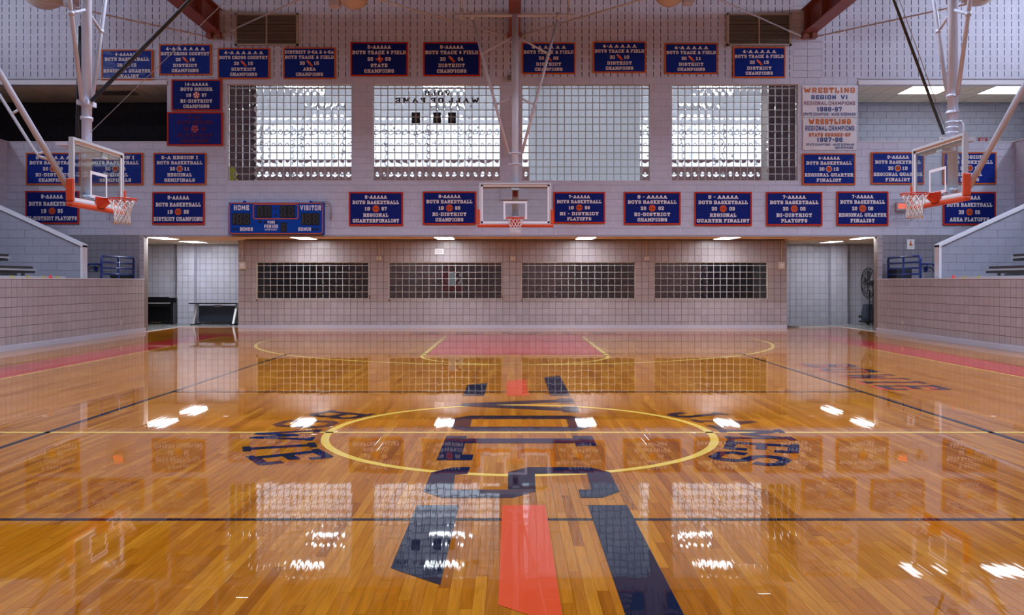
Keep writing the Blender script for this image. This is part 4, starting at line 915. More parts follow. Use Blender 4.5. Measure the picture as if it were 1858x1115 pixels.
def wrestling(rect_, rows_, label):
    x0, y0, x1, y1 = rect_; d = FAR-.02; p, q = at(x0, y1, d), at(x1, y0, d); W, Hh = q.x-p.x, q.z-p.z
    b = empty('banner', ((p.x+q.x)/2, d, p.z)); tag(b, label, 'banner', 'wrestling banners')
    MB().box(-W/2, W/2, 0, .015, 0, Hh).build('sheet', 'wvinyl', b)
    for txt, cxf, yf, wf, hf, m, t in rows_:
        mb = MB()
        for poly in line_polys(txt, (cxf-.5)*W, Hh*(1-yf), W*wf, Hh*hf, False, t): mb.flat(poly, -.003)
        stuff(mb.build('lettering', m, b))
    gr = MB()
    for u in (-.47, -.3, 0, .3, .47):
        for z in (.03, .97): gr.tube((u*W, -.004, z*Hh), (u*W, 0, z*Hh), .009, 8)
    stuff(gr.build('grommet', 'wire', b))
wrestling((1456, 155, 1554, 212.5), [('WRESTLING', .5, .15, .95, .17, 'wrestleorange', .2), ('REGION  VI', .5, .37, .68, .14, 'wrestleblue', .2), ('REGIONAL CHAMPIONS', .5, .56, .95, .125, 'wrestlemauve', .17),
          ('1996-97', .5, .75, .46, .145, 'wrestleblue', .2), ('STATE CHAMPION - WADE BIERMANN', .5, .905, .97, .10, 'wrestleblue', .17)], 'white banner reading wrestling region six regional champions 1996-97')
wrestling((1457, 213.5, 1554, 272), [('WRESTLING', .5, .12, .79, .175, 'wrestleorange', .25), ('REGIONAL CHAMPIONS', .5, .325, .92, .15, 'wrestleblue', .17), ('STATE RUNNER-UP', .5, .53, .78, .12, 'wrestleorange', .25),
          ('1997-98', .5, .68, .48, .14, 'wrestleblue', .2), ('STATE CHAMPIONS * WADE BIERMANN', .51, .83, .90, .075, 'wrestleblue', .17), ('BEN STEPHENS', .77, .93, .34, .075, 'wrestleblue', .17)], 'white banner reading wrestling state runner-up 1997-98')

# ---- scoreboard (bottom left front corner at its origin)
d = FAR-.20; p, q = at(415, 424.5, d), at(587, 367, d); W, Hh = q.x-p.x, q.z-p.z
sb = empty('scoreboard', (p.x, d, p.z)); tag(sb, 'blue basketball scoreboard with orange stripes and unlit digits', 'scoreboard')
MB().box(0, W, 0, .19, 0, Hh).build('cabinet', 'boardblue', sb)
def S(cx, cy): return ((cx-115)/1470*W, Hh-(cy-147)/487*Hh)        # from the enlarged photograph's pixels
def rrect(mb, x0, y0, x1, y1, th, y):
    a, b = S(x0, y1), S(x1, y0); r = .07
    def ring(o):
        pts = []
        for cx, cz, a0 in ((b[0]-r, b[1]-r, 0), (a[0]+r, b[1]-r, 90), (a[0]+r, a[1]+r, 180), (b[0]-r, a[1]+r, 270)):
            for k in range(5): t = radians(a0+22.5*k); pts.append((cx+(r-o)*cos(t), cz+(r-o)*sin(t)))
        return pts
    o, i = ring(0), ring(th); n = len(o)
    for k in range(n): mb.add([(*[o[k][0]], y, o[k][1]), (o[(k+1) % n][0], y, o[(k+1) % n][1]), (i[(k+1) % n][0], y, i[(k+1) % n][1]), (i[k][0], y, i[k][1])], [(3, 2, 1, 0)])
st = MB(); rrect(st, 122, 152, 1575, 630, .024, -.004); st.build('stripe', 'borderO', sb)
st = MB(); rrect(st, 490, 170, 1196, 405, .024, -.004); st.build('stripe', 'borderO', sb)
for txt, cx, cy, wd, hh in (('HOME', 312, 228, 240, 78), ('VISITOR', 1386, 230, 326, 78), ('BONUS', 390, 557, 200, 56), ('BONUS', 1292, 557, 200, 56), ('POSS', 773, 451, 112, 44), ('PERIOD', 772, 515, 216, 56), ('FAIR-PLAY', 770, 565, 186, 24)):
    c = S(cx, cy); mb = MB()
    for poly in line_polys(txt, c[0], c[1], wd/1470*W, hh/487*Hh, False, .2): mb.flat(poly, -.004)
    stuff(mb.build('lettering', 'letter', sb))
def digits(x0, y0, x1, y1, ds, one):
    a, b = S(x0, y1), S(x1, y0); o = MB().box(a[0], b[0], -.006, .0, a[1], b[1]).build('digit_panel', 'black', sb)
    for (u0, u1) in ds:
        mb = MB(); l, r = S(u0, 0)[0], S(u1, 0)[0]; z0, z1 = a[1]+.08*(b[1]-a[1]), b[1]-.08*(b[1]-a[1]); t = .030; zm = (z0+z1)/2
        if r-l > .06:
            for (A, B, C, D) in ((l+t, r-t, z1-t, z1), (l+t, r-t, zm-t/2, zm+t/2), (l+t, r-t, z0, z0+t), (l, l+t, zm+t/2, z1-t/2), (r-t, r, zm+t/2, z1-t/2), (l, l+t, z0+t/2, zm-t/2), (r-t, r, z0+t/2, zm-t/2)): mb.box(A+.003, B-.003, -.009, -.006, C+.003, D-.003)
        else:
            for (C, D) in ((zm+.008, z1-.01), (z0+.01, zm-.008)): mb.box(l, r, -.009, -.006, C, D)
        mb.build('digit', 'segment', o)
digits(545, 195, 780, 380, ((562, 640), (680, 758)), 0); digits(905, 195, 1142, 380, ((922, 1000), (1042, 1120)), 0)
digits(168, 312, 448, 490, ((185, 205), (235, 315), (350, 430)), 1); digits(1238, 312, 1520, 490, ((1255, 1275), (1305, 1385), (1420, 1500)), 1); digits(920, 455, 1012, 600, ((940, 995),), 0)
for cx, cy in ((840, 240), (840, 340)): c = S(cx, cy); mb = MB(); mb.flat(disc(c[0], c[1], .03, 12), -.004); mb.build('colon_dot', 'black', sb)
for cx, cy, s_ in ((190, 560, -1), (252, 560, -1), (1433, 560, 1), (1497, 560, 1), (675, 453, -1), (870, 453, 1)):
    c = S(cx, cy); mb = MB(); mb.flat([(c[0]-s_*.045, c[1]-.04), (c[0]+s_*.045, c[1]), (c[0]-s_*.045, c[1]+.04)][::s_], -.004); mb.build('arrow', 'black', sb)
c = S(600, 440); MB().box(c[0]-.035, c[0]+.035, -.008, 0, c[1]-.035, c[1]+.035).build('horn_grille', 'black', sb)
for cx in (350, 1380): c = S(cx, 147); MB().tube((c[0], .05, c[1]+.01), (c[0], .09, c[1]+.01), .045, 16).build('hanging_lug', 'boardblue', sb)
for cx in (535, 1170): c = S(cx, 147); MB().path([(c[0]-.04, .08, c[1]-.02), (c[0]-.04, .08, c[1]+.06), (c[0]+.04, .08, c[1]+.06), (c[0]+.04, .08, c[1]-.02)], .007, 6).build('eye_bolt', 'wire', sb)
cp = [(1390, 128), (1500, 132), (1600, 126), (1650, 140), (1682, 180), (1684, 240), (1680, 300)]
cab = MB().path([(S(a, b)[0], .14, S(a, b)[1]) for a, b in cp], .013, 8).build('power_cable', 'wire', sb)
e = S(1680, 330); MB().box(e[0]-.03, e[0]+.03, .11, .17, e[1]-.07, e[1]+.05).build('connector', 'wire', sb)

# ---- basketball backstops
def backstop(x, y, zc, rz, label, pole_back, side, mx=0.0):
    """local frame: board faces -y, x to the right seen from the court, z = 0 at floor level"""
    r = empty('basketball_hoop', (x, y, 0), rz); tag(r, label, 'basketball hoop', 'suspended backstops')
    hw_, hh = .915, .535; z0, z1 = zc-hh, zc+hh
    gbd = MB().box(-hw_+.03, hw_-.03, -.006, .006, z0+.03, z1-.03).build('glass_board', 'pane', r)
    fr = MB(); t = .045
    fr.box(-hw_, hw_, -.03, .045, z1-t, z1); fr.box(-hw_, hw_, -.03, .045, z0, z0+t); fr.box(-hw_, -hw_+t, -.03, .045, z0+t, z1-t); fr.box(hw_-t, hw_, -.03, .045, z0+t, z1-t); fr.build('board_frame', 'alu', r)
    wb = MB(); t2 = .05; a, b, c, d_ = -hw_+t, hw_-t, z0+t, z1-t
    for q in ((a, b, d_-t2, d_), (a, b, c, c+t2), (a, a+t2, c, d_), (b-t2, b, c, d_)): wb.box(q[0], q[1], -.009, -.0065, q[2], q[3])
    wb.build('edge_stripe', 'letter', gbd)
    zr = z0+.15; tg = MB(); a, b, c, d_ = -.30, .30, zr, zr+.45
    for q in ((a, b, d_-t2, d_), (a, b, c, c+t2), (a, a+t2, c+t2, d_-t2), (b-t2, b, c+t2, d_-t2)): tg.box(q[0], q[1], -.009, -.0065, q[2], q[3])
    tg.build('target_square', 'letter', gbd)
    pd = MB(); pt = .075
    for (A, B, C, D) in ((-hw_-.055, hw_+.055, z0-.055, z0+.02), (-hw_-.055, -hw_+.02, z0+.02, z0+.40), (hw_-.02, hw_+.055, z0+.02, z0+.40)): pd.box(A, B, -.05, .07, C, D)
    po = pd.build('edge_pad', 'orange', r); bv = po.modifiers.new('bevel', 'BEVEL'); bv.width = .022; bv.segments = 2
    # rim, bracket, net
    ry = -.03-.15-.2286; ring = [(.2286*cos(2*pi*k/36), ry+.2286*sin(2*pi*k/36), zr) for k in range(36)]
    rim = MB().path(ring, .012, 8, True); rim.path([(.2286*cos(2*pi*k/36), ry+.2286*sin(2*pi*k/36), zr-.03) for k in range(36)], .006, 6, True); rim_o = rim.build('rim', 'rim', r)
    br = MB(); br.box(-.13, .13, -.05, -.01, zr-.17, zr+.03); br.add([(-.11,-.05,zr+.01),(.11,-.05,zr+.01),(.10,-.20,zr+.01),(-.10,-.20,zr+.01),(-.10,-.05,zr-.16),(.10,-.05,zr-.16),(.06,-.20,zr-.05),(-.06,-.20,zr-.05)],
            [(0,3,2,1),(4,5,6,7),(0,4,7,3),(1,2,6,5),(3,7,6,2)]); br.build('rim_bracket', 'rim', rim_o)
    net = MB(); n = 12
    def npt(k, j): 
        rr = (.222, .185, .155, .135, .125, .125, .135)[j]; zz = zr-(.0, .075, .15, .225, .30, .36, .43)[j]; a_ = 2*pi*(k+.5*(j % 2))/n
        return (rr*cos(a_), ry+rr*sin(a_), zz)
    for k in range(n):
        for dr in (0, -1):
            pts = []; kk = k
            for j in range(7):
                pts.append(npt(kk, j))
                kk += (dr if j % 2 == 0 else dr+1)
            net.path(pts, .0058, 4)
    net.build('net', 'net', rim_o)
    # rear mast and bracing
    yp = pole_back; zt = 8.27; mast = MB(); zb = z0+.10 if side else z0+.20
    mast.tube((mx, yp, zb), (mx, yp, zt if not side else 10.85), .085, 20).build('mast', 'whitesteel', r)
    tb = MB(); tb.box(-.86, .86, .045, yp-.06, z1-.13, z1-.07); tb.box(mx-.10, mx+.10, .02, yp, z1-.18, z1-.05); tb.box(-.13, max(.13, mx+.08), -.005+.03, yp-.05, zr-.10, zr+.0); tb.build('rear_bracket', 'whitesteel', r)
    zcol = zc+1.33
    for zz in (zcol, zcol-.28, zr+.07): MB().tube((mx, yp, zz-.02), (mx, yp, zz+.02), .105, 20).box(mx-.17, mx+.17, yp-.03, yp+.03, zz-.02, zz+.02).build('collar', 'whitesteel', r)
    cp_ = MB(); cp_.tube((mx-1.55, yp, zt), (mx+1.55, yp, zt), .042, 12); cp_.build('cross_pipe', 'whitesteel', r)
    for s_ in (-1, 1):
        A = Vector((mx+s_*.17, yp, zcol)); B = Vector((mx+s_*1.10, yp, zt-.08))
        brc = MB().tube(A, B, .038, 12).build('brace', 'whitesteel', r)
        for za, zp in ((7.28, 7.72), (5.97, 6.18)):
            P_ = A+(B-A)*((za-A.z)/(B.z-A.z)); MB().tube(P_, (mx+s_*.06, yp, zp), .026, 10).tube(P_-Vector((0, 0, .03)), P_+Vector((0, 0, .03)), .05, 10).build('tie', 'whitesteel', brc)
        MB().tube((mx+s_*1.10, yp, zt-.12), (mx+s_*1.10, yp, zt+.07), .055, 10).build('clamp', 'whitesteel', brc)
        MB().tube((mx+s_*1.38, yp, zt-.06), (mx+s_*1.38, yp, 10.85), .03, 8).tube((mx+s_*1.38, yp, zt-.1), (mx+s_*1.38, yp, zt+.16), .05, 10).build('hanger', 'whitesteel', r)
    inv = (Matrix.Translation((x, y, 0)) @ Matrix.Rotation(rz, 4, 'Z')).inverted()
    return r, (lambda v: inv @ Vector(v))
hc, C_ = backstop(.11, 21.8, 3.40, 0.0, 'glass basketball backboard and hoop hanging at centre', .30, 0)
hl, L_ = backstop(-7.10, 14.80, 3.24, pi/2, 'glass basketball backboard and hoop hanging on the left', .34, -1, .28)
hr, R_ = backstop(7.50, 15.10, 3.36, -pi/2, 'glass basketball backboard and hoop hanging on the right', .26, 1)
MB().box(-.06, .06, .17, .22, 3.60, 3.74).tube((0, .20, 3.74), (0, .20, 3.82), .02, 8).build('indicator_lamp', 'redsign', hc)
def world_tube(root, fn, name, p, q, r, m, n=10):
    return MB().tube(fn(p), fn(q), r, n).build(name, m, root)
def extend(p, q, ztop):
    d_ = q-p; return p+d_*((ztop-p.z)/d_.z)
a, b = at(122, 338, 13.95), at(0, 133, 13.95); world_tube(hl, L_, 'rear_brace', a, extend(a, b, 10.85), .050, 'whitesteel', 14)
a2, b2 = at(62, 272, 13.9), at(0, 172, 13.9); e2 = extend(a2, b2, 10.85)
MB().path([L_(e2), L_(at(8, 186, 13.9)), L_(a2), L_(at(72, 284, 13.92)), L_(at(92, 290, 13.95))], .026, 8).build('rear_strut', 'whitesteel', hl)
world_tube(hl, L_, 'strut_link', at(70, 279, 13.9), at(84, 274, 13.95), .022, 'whitesteel'); world_tube(hl, L_, 'strut_link', at(22, 206, 13.9), at(34, 199, 13.95), .022, 'whitesteel')
a, b = at(166, 183, 15.05), at(345, 0, 15.05); world_tube(hl, L_, 'folding_strut', a, extend(a, b, 10.85), .036, 'black', 12)
a, b = at(164, 240, 15.0), at(411, 0, 15.0); world_tube(hl, L_, 'hoist_cable', a, extend(a, b, 10.85), .006, 'wire', 6)
world_tube(hl, L_, 'hoist_strap', at(141, 262, 15.1), at(145, 48, 15.1), .040, 'black', 6)
a, b = at(1757, 340, 14.2), at(1858, 157, 14.2); world_tube(hr, R_, 'rear_brace', a, extend(a, b, 10.85), .050, 'whitesteel', 14)
a, b = at(1712, 244, 15.0), at(1622, 0, 15.0); world_tube(hr, R_, 'folding_strut', a, extend(a, b, 10.85), .026, 'black', 12)
a, b = at(1716, 234, 14.9), at(1632, 0, 14.9); world_tube(hr, R_, 'hoist_cable', a, extend(a, b, 10.85), .007, 'wire', 6)
for yy in (205, 222, 232, 241):
    c = at(1727, yy, 15.1); MB().tube(R_((c.x, c.y, c.z-.015)), R_((c.x, c.y, c.z+.015)), .10, 18).build('mast_clamp', 'whitesteel', hr)
MB().path([R_(at(1732, 221, 15.1)), R_(at(1744, 221, 15.1)), R_(at(1746, 226, 15.1)), R_(at(1746, 262, 15.1))], .03, 8).build('side_pipe', 'whitesteel', hr)
c = at(157, 186, 15.1); MB().box(*sorted((L_(c).x-.16, L_(c).x+.16)), L_(c).y-.1, L_(c).y+.1, c.z-.06, c.z+.02).build('mast_clamp', 'whitesteel', hl)

# ---- bleachers, stair parapets, railings
for side, s in (('left', -1), ('right', 1)):
    b = empty('bleacher', (s*10.6, 21.0, 0)); tag(b, '%s bleacher with dark bench boards on concrete steps' % side, 'bleacher')
    for k in range(5):
        x0 = s*(.05+.66*k); x1 = s*(.05+.66*(k+1)) if k < 4 else s*3.65; a_, b_ = sorted((x0, x1)); zt = 1.08+.30*k
        MB().box(a_, b_, -27, -.15, .0, zt).build('concrete_step', 'concrete', b)
        xc = s*(.46+.66*k); zb = zt+.42
        bd = MB().box(xc-.14, xc+.14, -26, -.05-.12*(k % 2), zb-.055, zb).build('seat_board', 'wood', b)
        MB().box(xc-.17, xc+.17, -26, -.02, zb-.105, zb-.06).build('seat_rail', 'alu', b)
        MB().box(xc-.15, xc+.13, -26, -.06, zb-.165, zb-.11).build('rail_shade_strip', 'wood', b)  # dark strip standing in for the shadow below the seat rail
        lg = MB()
        for y in (-.35, -2.2, -4.1, -6): lg.box(xc-.03, xc+.03, y-.03, y+.03, zt, zb-.1)
        lg.build('bench_bracket', 'concrete', b)
    tp = MB()
    for k in range(4):
        y = -.3-.75*k; tp.add([(s*.30, y, 1.5205), (s*.62, y, 1.5205), (s*.62, y-.16, 1.5205), (s*.30, y-.16, 1.5205)], [(0,1,2,3) if s < 0 else (3,2,1,0)])
    kb = MB(); kb.box(*sorted((s*.12, s*.2)), -8, -.3, 1.08, 1.56); kb.build('kick_rail', 'alu', b)
    tr = MB()
    for k in range(5 if s < 0 else 2):
        y = -.55-.62*k; x = s*.115
        tr.add([(x, y, 1.50), (x, y-.10, 1.50), (x, y-.22, 1.565), (x, y-.12, 1.565)], [(0,1,2,3) if s < 0 else (3,2,1,0)])
    tr.build('yellow_tape', 'yellow', b)
    c = ground(83, 620) if s < 0 else None
    yy = 19.6 if s < 0 else 20.4
    cn = empty('marker_cone', (s*10.50, yy, 1.515)); tag(cn, 'small red plastic cone on top of the %s low wall' % side, 'cone')
    MB().lathe([(.001, .07), (.012, .07), (.045, .008), (.06, .008), (.06, 0), (.001, 0)], 16).build('cone', 'red', cn)
    # parapet wall of the stair, block by block under its sloping cap
    PY = 21.5; xa, xb = s*10.74, s*14.3; za, zb = 2.31, 3.93
    poly = [(xa, .9), (xb, .9), (xb, zb), (xa, za)]
    pw = MB().prism([(u-(s*.0), v-.0) for u, v in ([(xa, .9), (xb, .9), (xb, zb-.01), (xa, za-.01)][::s])], PY+.008, PY+.2)
    po = struct(pw.build('wall_parapet_'+side, 'paintgrey'))
    def slope(u): return za+(abs(u)-10.74)/(14.3-10.74)*(zb-za)
    z = 1.1; r_i = 0
    while z < zb:
        u = 10.74-(.2032 if r_i % 2 else 0)
        while u < 14.3:
            a0, a1 = max(u, 10.74), min(u+BW, 14.3)
            if a1-a0 > .02 and slope(a1) > z+.02:
                j = .003; pts = [(a0+j, z+j), (a1-j, z+j)]
                top = z+BH-j; s1, s0 = slope(a1-j)-.01, slope(a0+j)-.01
                if s1 >= top and s0 >= top: pts += [(a1-j, top), (a0+j, top)]
                elif s1 >= top: 
                    pts.append((a1-j, top)); ux = 10.74+(top+.01-za)/(zb-za)*(14.3-10.74); pts.append((ux, top))
                    if s0 > z+j: pts.append((a0+j, s0))
                    else: pts[0] = (10.74+(z+j+.01-za)/(zb-za)*(14.3-10.74), z+j)
                else:
                    pts.append((a1-j, max(s1, z+j+.001)))
                    if s0 > z+j: pts.append((a0+j, s0))
                    else: pts[0] = (10.74+(z+j+.01-za)/(zb-za)*(14.3-10.74), z+j)
                if s < 0: pts = [(-p_, q_) for p_, q_ in reversed(pts)]
                MB().prism([(p_*(1 if s < 0 else 1), q_) for p_, q_ in pts], PY, PY+.03).build('wall_block', 'paintgrey', po)
            u += BW
        z += BH; r_i += 1
    cpv = MB(); n_ = Vector((-(zb-za), 0, abs(xb-xa))).normalized(); th_ = .05
    pts = [(10.70, za-.015), (14.3, zb), (14.3, zb+.075), (10.70, za+.055)]
    if s < 0: pts = [(-p_, q_) for p_, q_ in reversed(pts)]
    cpv.prism(pts, PY-.03, PY+.23); a_, b_ = sorted((s*10.70, s*10.76)); cpv.box(a_, b_, PY-.02, PY+.22, .9, za+.03)
    struct(cpv.build('trim_%d' % (13 if s < 0 else 14), 'trim'))
    # guard railing beside the stair landing
    X = s*10.64; Y0, Y1 = 22.35, 24.25
    g = empty('guard_railing', (X, (Y0+Y1)/2, 1.0)); tag(g, 'blue pipe guard railing above the %s low wall' % side, 'railing')
    y0, y1 = Y0-(Y0+Y1)/2, Y1-(Y0+Y1)/2; r_ = .032; H_ = 1.10
    MB().path([(0, y0, 0), (0, y0, H_-.08), (0, y0+.03, H_-.02), (0, y0+.09, H_), (0, y1-.09, H_), (0, y1-.03, H_-.02), (0, y1, H_-.08), (0, y1, 0)], r_, 10).build('outer_frame', 'railblue', g)
    MB().tube((0, 0, 0), (0, 0, H_), r_).build('post', 'railblue', g)
    for zz in (.30, .63, .79, .94): MB().tube((0, y0, zz), (0, y1, zz), .026).build('rail', 'railblue', g)
    hd = empty('handrail', (s*11.6, FAR, 1.6)); tag(hd, 'blue wall handrail beside the %s stair parapet' % side, 'handrail')
    hx = [sx(181, FAR), sx(165, FAR), sx(147, FAR), sx(118, FAR)]; hz = [1.93, 1.93, 1.66, 1.1]
    pts = [((-1 if s > 0 else 1)*x_-s*11.6, -.09, z_-1.6) for x_, z_ in zip(hx, hz)]
    MB().path([(pts[0][0], 0, pts[0][2])]+pts, .028, 8).build('rail', 'railblue', hd)
    MB().path([(pts[0][0]*.6+pts[1][0]*.4, -.09, pts[0][2]-.02), (pts[0][0]*.6+pts[1][0]*.4, -.08, pts[0][2]-.12), (pts[0][0]*.6+pts[1][0]*.4, 0, pts[0][2]-.14)], .018, 8).tube((pts[0][0]*.6+pts[1][0]*.4, -.03, pts[0][2]-.14), (pts[0][0]*.6+pts[1][0]*.4, 0, pts[0][2]-.14), .06, 12).build('wall_bracket', 'railblue', hd)
# bins on the landings
t = empty('storage_tub', (-10.93, 24.14, 1.0)); tag(t, 'black plastic tub behind the left blue railing', 'tub')
MB().add([(-.19,-.18,0),(.19,-.18,0),(.19,.18,0),(-.19,.18,0),(-.22,-.22,.62),(.22,-.22,.62),(.22,.22,.62),(-.22,.22,.62),(-.20,-.19,.60),(.20,-.19,.60),(.20,.19,.60),(-.20,.19,.60)], [(0,3,2,1),(0,1,5,4),(1,2,6,5),(2,3,7,6),(3,0,4,7),(4,5,9,8),(5,6,10,9),(6,7,11,10),(7,4,8,11),(8,9,10,11)]).build('tub', 'blackcloth', t)
MB().box(-.23, .23, -.19, -.215, .56, .63).build('lip', 'blackcloth', t)
t = empty('speaker_cabinet', (10.93, 24.14, 1.0)); tag(t, 'black speaker cabinet behind the right blue railing', 'speaker')
MB().box(-.23, .23, -.2, .2, 0, .82).build('cabinet', 'black', t); MB().box(-.20, .20, -.215, -.2, .05, .44).build('grille', 'blackcloth', t); MB().box(-.20, .20, -.215, -.2, .48, .78).build('grille', 'blackcloth', t)

# ---- left passage: piano and desk
p0, p1 = -12.55, sx(320, 28.85); t = empty('upright_piano', ((p0+p1)/2, 28.9, .004)); tag(t, 'black upright piano against the wall in the left passage', 'piano'); wd = (p1-p0)/2
MB().box(-wd, wd, -.05, .28, .02, .86).build('case', 'blackgloss', t); MB().box(-wd-.0, wd-.04, -.07, .28, .86, .885).box(-wd+.1, wd-.3, -.02, .1, .885, .91).build('lid', 'blackgloss', t)
kbd = MB().box(-wd+.03, wd-.13, -.30, -.05, .60, .70).build('keybed', 'blackgloss', t); MB().box(-wd+.05, wd-.15, -.30, -.06, .70, .716).build('keys', 'letter', kbd)
for s in (-1, 1): MB().box(s*(wd-.06)-.05, s*(wd-.06)+.05, -.30, -.05, 0, .72).build('leg', 'blackgloss', t)
for k in (-1, 0, 1): MB().box(k*.12-.025, k*.12+.025, -.16, -.05, .05, .07).build('pedal', 'gold', t)
x0, x1 = sx(347, 28.5), sx(433, 28.5); t = empty('desk', ((x0+x1)/2, 28.6, .004)); tag(t, 'black desk with angled grey legs in the left passage', 'desk'); wd = (x1-x0)/2
MB().box(-wd, wd, -.32, .34, .69, .72).build('top', 'blackgloss', t); MB().box(-wd+.12, wd-.06, .26, .28, .10, .62).build('modesty_panel', 'cart', t); MB().box(-.02, .20, -.1, .0, .58, .66).build('cable_box', 'wire', t)
for s in (-1, 1):
    xx = s*(wd-.13); MB().add([(xx-.035,-.28,.03),(xx+.035,-.28,.03),(xx+.035,-.20,.03),(xx-.035,-.20,.03),(xx-.035+.05*1,-.05,.69),(xx+.035+.05*1,-.05,.69),(xx+.035+.05,.05,.69),(xx-.035+.05,.05,.69)], [(0,3,2,1),(4,5,6,7),(0,1,5,4),(1,2,6,5),(2,3,7,6),(3,0,4,7)]).build('leg', 'alu', t)
    MB().box(xx-.09, xx+.05, -.33, .33, 0, .03).build('foot', 'black', t)
# ---- right passage: fan on a truss stand, rolling cart, door stop mat
t = empty('pedestal_fan', (sx(1589, 27.8), 27.8, .004)); tag(t, 'tall black caged fan on a truss stand in right passage', 'fan')
st_ = MB()
for (dx, dy) in ((-.16, -.16), (.22, -.16), (-.16, .16), (.22, .16)): st_.tube((dx, dy, 0), (dx*.85, dy*.85, 1.16), .022, 8)
for k in range(5):
    z0_, z1_ = .05+k*.22, .27+k*.22; st_.tube((-.16, -.16, z0_), (.22, -.16, z1_), .012, 6); st_.tube((.22, -.16, z0_), (-.16, -.16, z1_), .012, 6); st_.tube((-.16, .16, z0_), (.22, .16, z1_), .012, 6)
st_.tube((-.16, -.14, 1.16), (.22, -.14, 1.16), .022, 8); st_.build('truss_stand', 'black', t)
MB().tube((.02, 0, 1.1), (.02, 0, 1.95), .03, 10).build('post', 'black', t)
def cage(cx, cz, R, ax, depth):
    mb = MB()
    for k in range(6):
        o_ = -depth/2+depth*k/5; rr = R*(1-.35*(abs(k-2.5)/2.5)**3)
        mb.path([((cx+o_, rr*cos(2*pi*i/24), cz+rr*sin(2*pi*i/24)) if ax == 'x' else (cx+rr*cos(2*pi*i/24), o_, cz+rr*sin(2*pi*i/24))) for i in range(24)], .008, 5, True)
    for i in range(16):
        a_ = 2*pi*i/16; pts = []
        for k in range(6):
            o_ = -depth/2+depth*k/5; rr = R*(1-.35*(abs(k-2.5)/2.5)**3); pts.append((cx+o_, rr*cos(a_), cz+rr*sin(a_)) if ax == 'x' else (cx+rr*cos(a_), o_, cz+rr*sin(a_)))
        c0 = (cx-depth/2, 0, cz) if ax == 'x' else (cx, -depth/2, cz); mb.path([c0]+pts, .006, 4)
    return mb
cage(-.24, 1.38, .50, 'x', .17).build('fan_cage', 'black', t)
bl = MB()
for k in range(4):
    a_ = k*pi/2; bl.add([(-.27, .05*cos(a_), 1.38+.05*sin(a_)), (-.21, .05*cos(a_+.4), 1.38+.05*sin(a_+.4)), (-.20, .40*cos(a_+.5), 1.38+.40*sin(a_+.5)), (-.28, .40*cos(a_-.1), 1.38+.40*sin(a_-.1))], [(0,1,2,3)])
bl.tube((-.28, 0, 1.38), (-.06, 0, 1.38), .08, 12); bl.build('fan_blades', 'blackcloth', t)
MB().path([(-.1, 0, 1.38), (.02, 0, 1.5), (.05, 0, 1.8), (.15, 0, 1.9), (.5, 0, 1.86)], .06, 8).path([(.0, -.1, 1.6), (.16, -.12, 1.74), (.4, -.1, 1.70)], .05, 8).build('yoke', 'black', t)
t = empty('rolling_cart', (sx(1583, 28.5), 28.45, .004)); tag(t, 'blue grey rolling bin cart below the tall black fan', 'cart')
MB().add([(-.30,-.2,.10),(.50,-.2,.10),(.50,.2,.10),(-.30,.2,.10),(-.33,-.22,.25),(.50,-.22,.25),(.50,.22,.25),(-.33,.22,.25),(-.27,-.16,.68),(.46,-.16,.68),(.46,.16,.68),(-.27,.16,.68)], [(0,3,2,1),(0,1,5,4),(1,2,6,5),(2,3,7,6),(3,0,4,7),(4,5,9,8),(5,6,10,9),(6,7,11,10),(7,4,8,11),(8,9,10,11)]).build('body', 'cart', t)
MB().box(-.38, .52, -.23, .23, .08, .13).build('bumper', 'black', t); MB().box(.02, .24, -.235, -.2, .17, .24).build('label_plate', 'letter', t)
for dx in (-.24, .1, .42): MB().tube((dx, -.2, .045), (dx, -.14, .045), .045, 12).build('wheel', 'black', t)
MB().tube((-.36, -.05, .27), (-.47, -.05, .27), .018, 8).tube((-.47, -.05, .23), (-.47, -.05, .32), .03, 8).build('knob', 'black', t)
t = empty('floor_wedge', (sx(1440, 26.9), 26.95, .0)); tag(t, 'black rubber wedge on the floor by the right passage', 'door stop')
MB().add([(-.17,-.06,.012),(.17,-.06,.012),(.17,.06,.012),(-.17,.06,.012),(-.17,-.05,.05),(.15,-.05,.03),(.15,.05,.03),(-.17,.05,.05)], [(0,3,2,1),(4,5,6,7),(0,1,5,4),(1,2,6,5),(2,3,7,6),(3,0,4,7)]).build('wedge', 'black', t)

# ---- small wall fittings
def fitting(name, px0, py0, px1, py1, dpt, y, label, cat, m='beige', group=None):
    p_, q_ = at(px0, py1, y), at(px1, py0, y); o = empty(name, ((p_.x+q_.x)/2, y, p_.z)); tag(o, label, cat, group)
    return o, (q_.x-p_.x)/2, q_.z-p_.z
for k, (a, b) in enumerate(((435, 446), (1412, 1423))):
    o, wd, hh = fitting('alarm_strobe', a, 475, b, 488, .08, REC, 'pale alarm box with conduit near the %s end of the tiled wall' % ('left' if k == 0 else 'right'), 'alarm')
    MB().box(-wd, wd, -.07, 0, 0, hh).build('box', 'beige', o); MB().box(-wd*.55, wd*.55, -.085, -.07, hh*.3, hh*.75).build('lens', 'white', o); MB().tube((0, -.025, hh), (0, -.025, CEILZ-at(0, 488, REC).z), .014, 8).build('conduit', 'beige', o)
for k, (a, b) in enumerate(((684, 692), (927, 935), (1169, 1177))):
    o, wd, hh = fitting('outlet_box', a, 465, b, 472, .05, REC, 'small beige outlet boxes with conduit, %s of three above the lower windows' % ('left', 'middle', 'right')[k], 'outlet', group='conduit outlet boxes')
    MB().box(-wd, -.006, -.06, 0, 0, hh).build('box', 'beige', o); MB().box(.006, wd, -.06, 0, 0, hh).build('box', 'beige', o); MB().tube((0, -.02, hh), (0, -.02, CEILZ-at(0, 472, REC).z), .011, 8).build('conduit', 'beige', o)
o, wd, hh = fitting('notice', 789, 451, 805, 461, .01, REC, 'white printed notice above the lower glass blocks', 'notice')
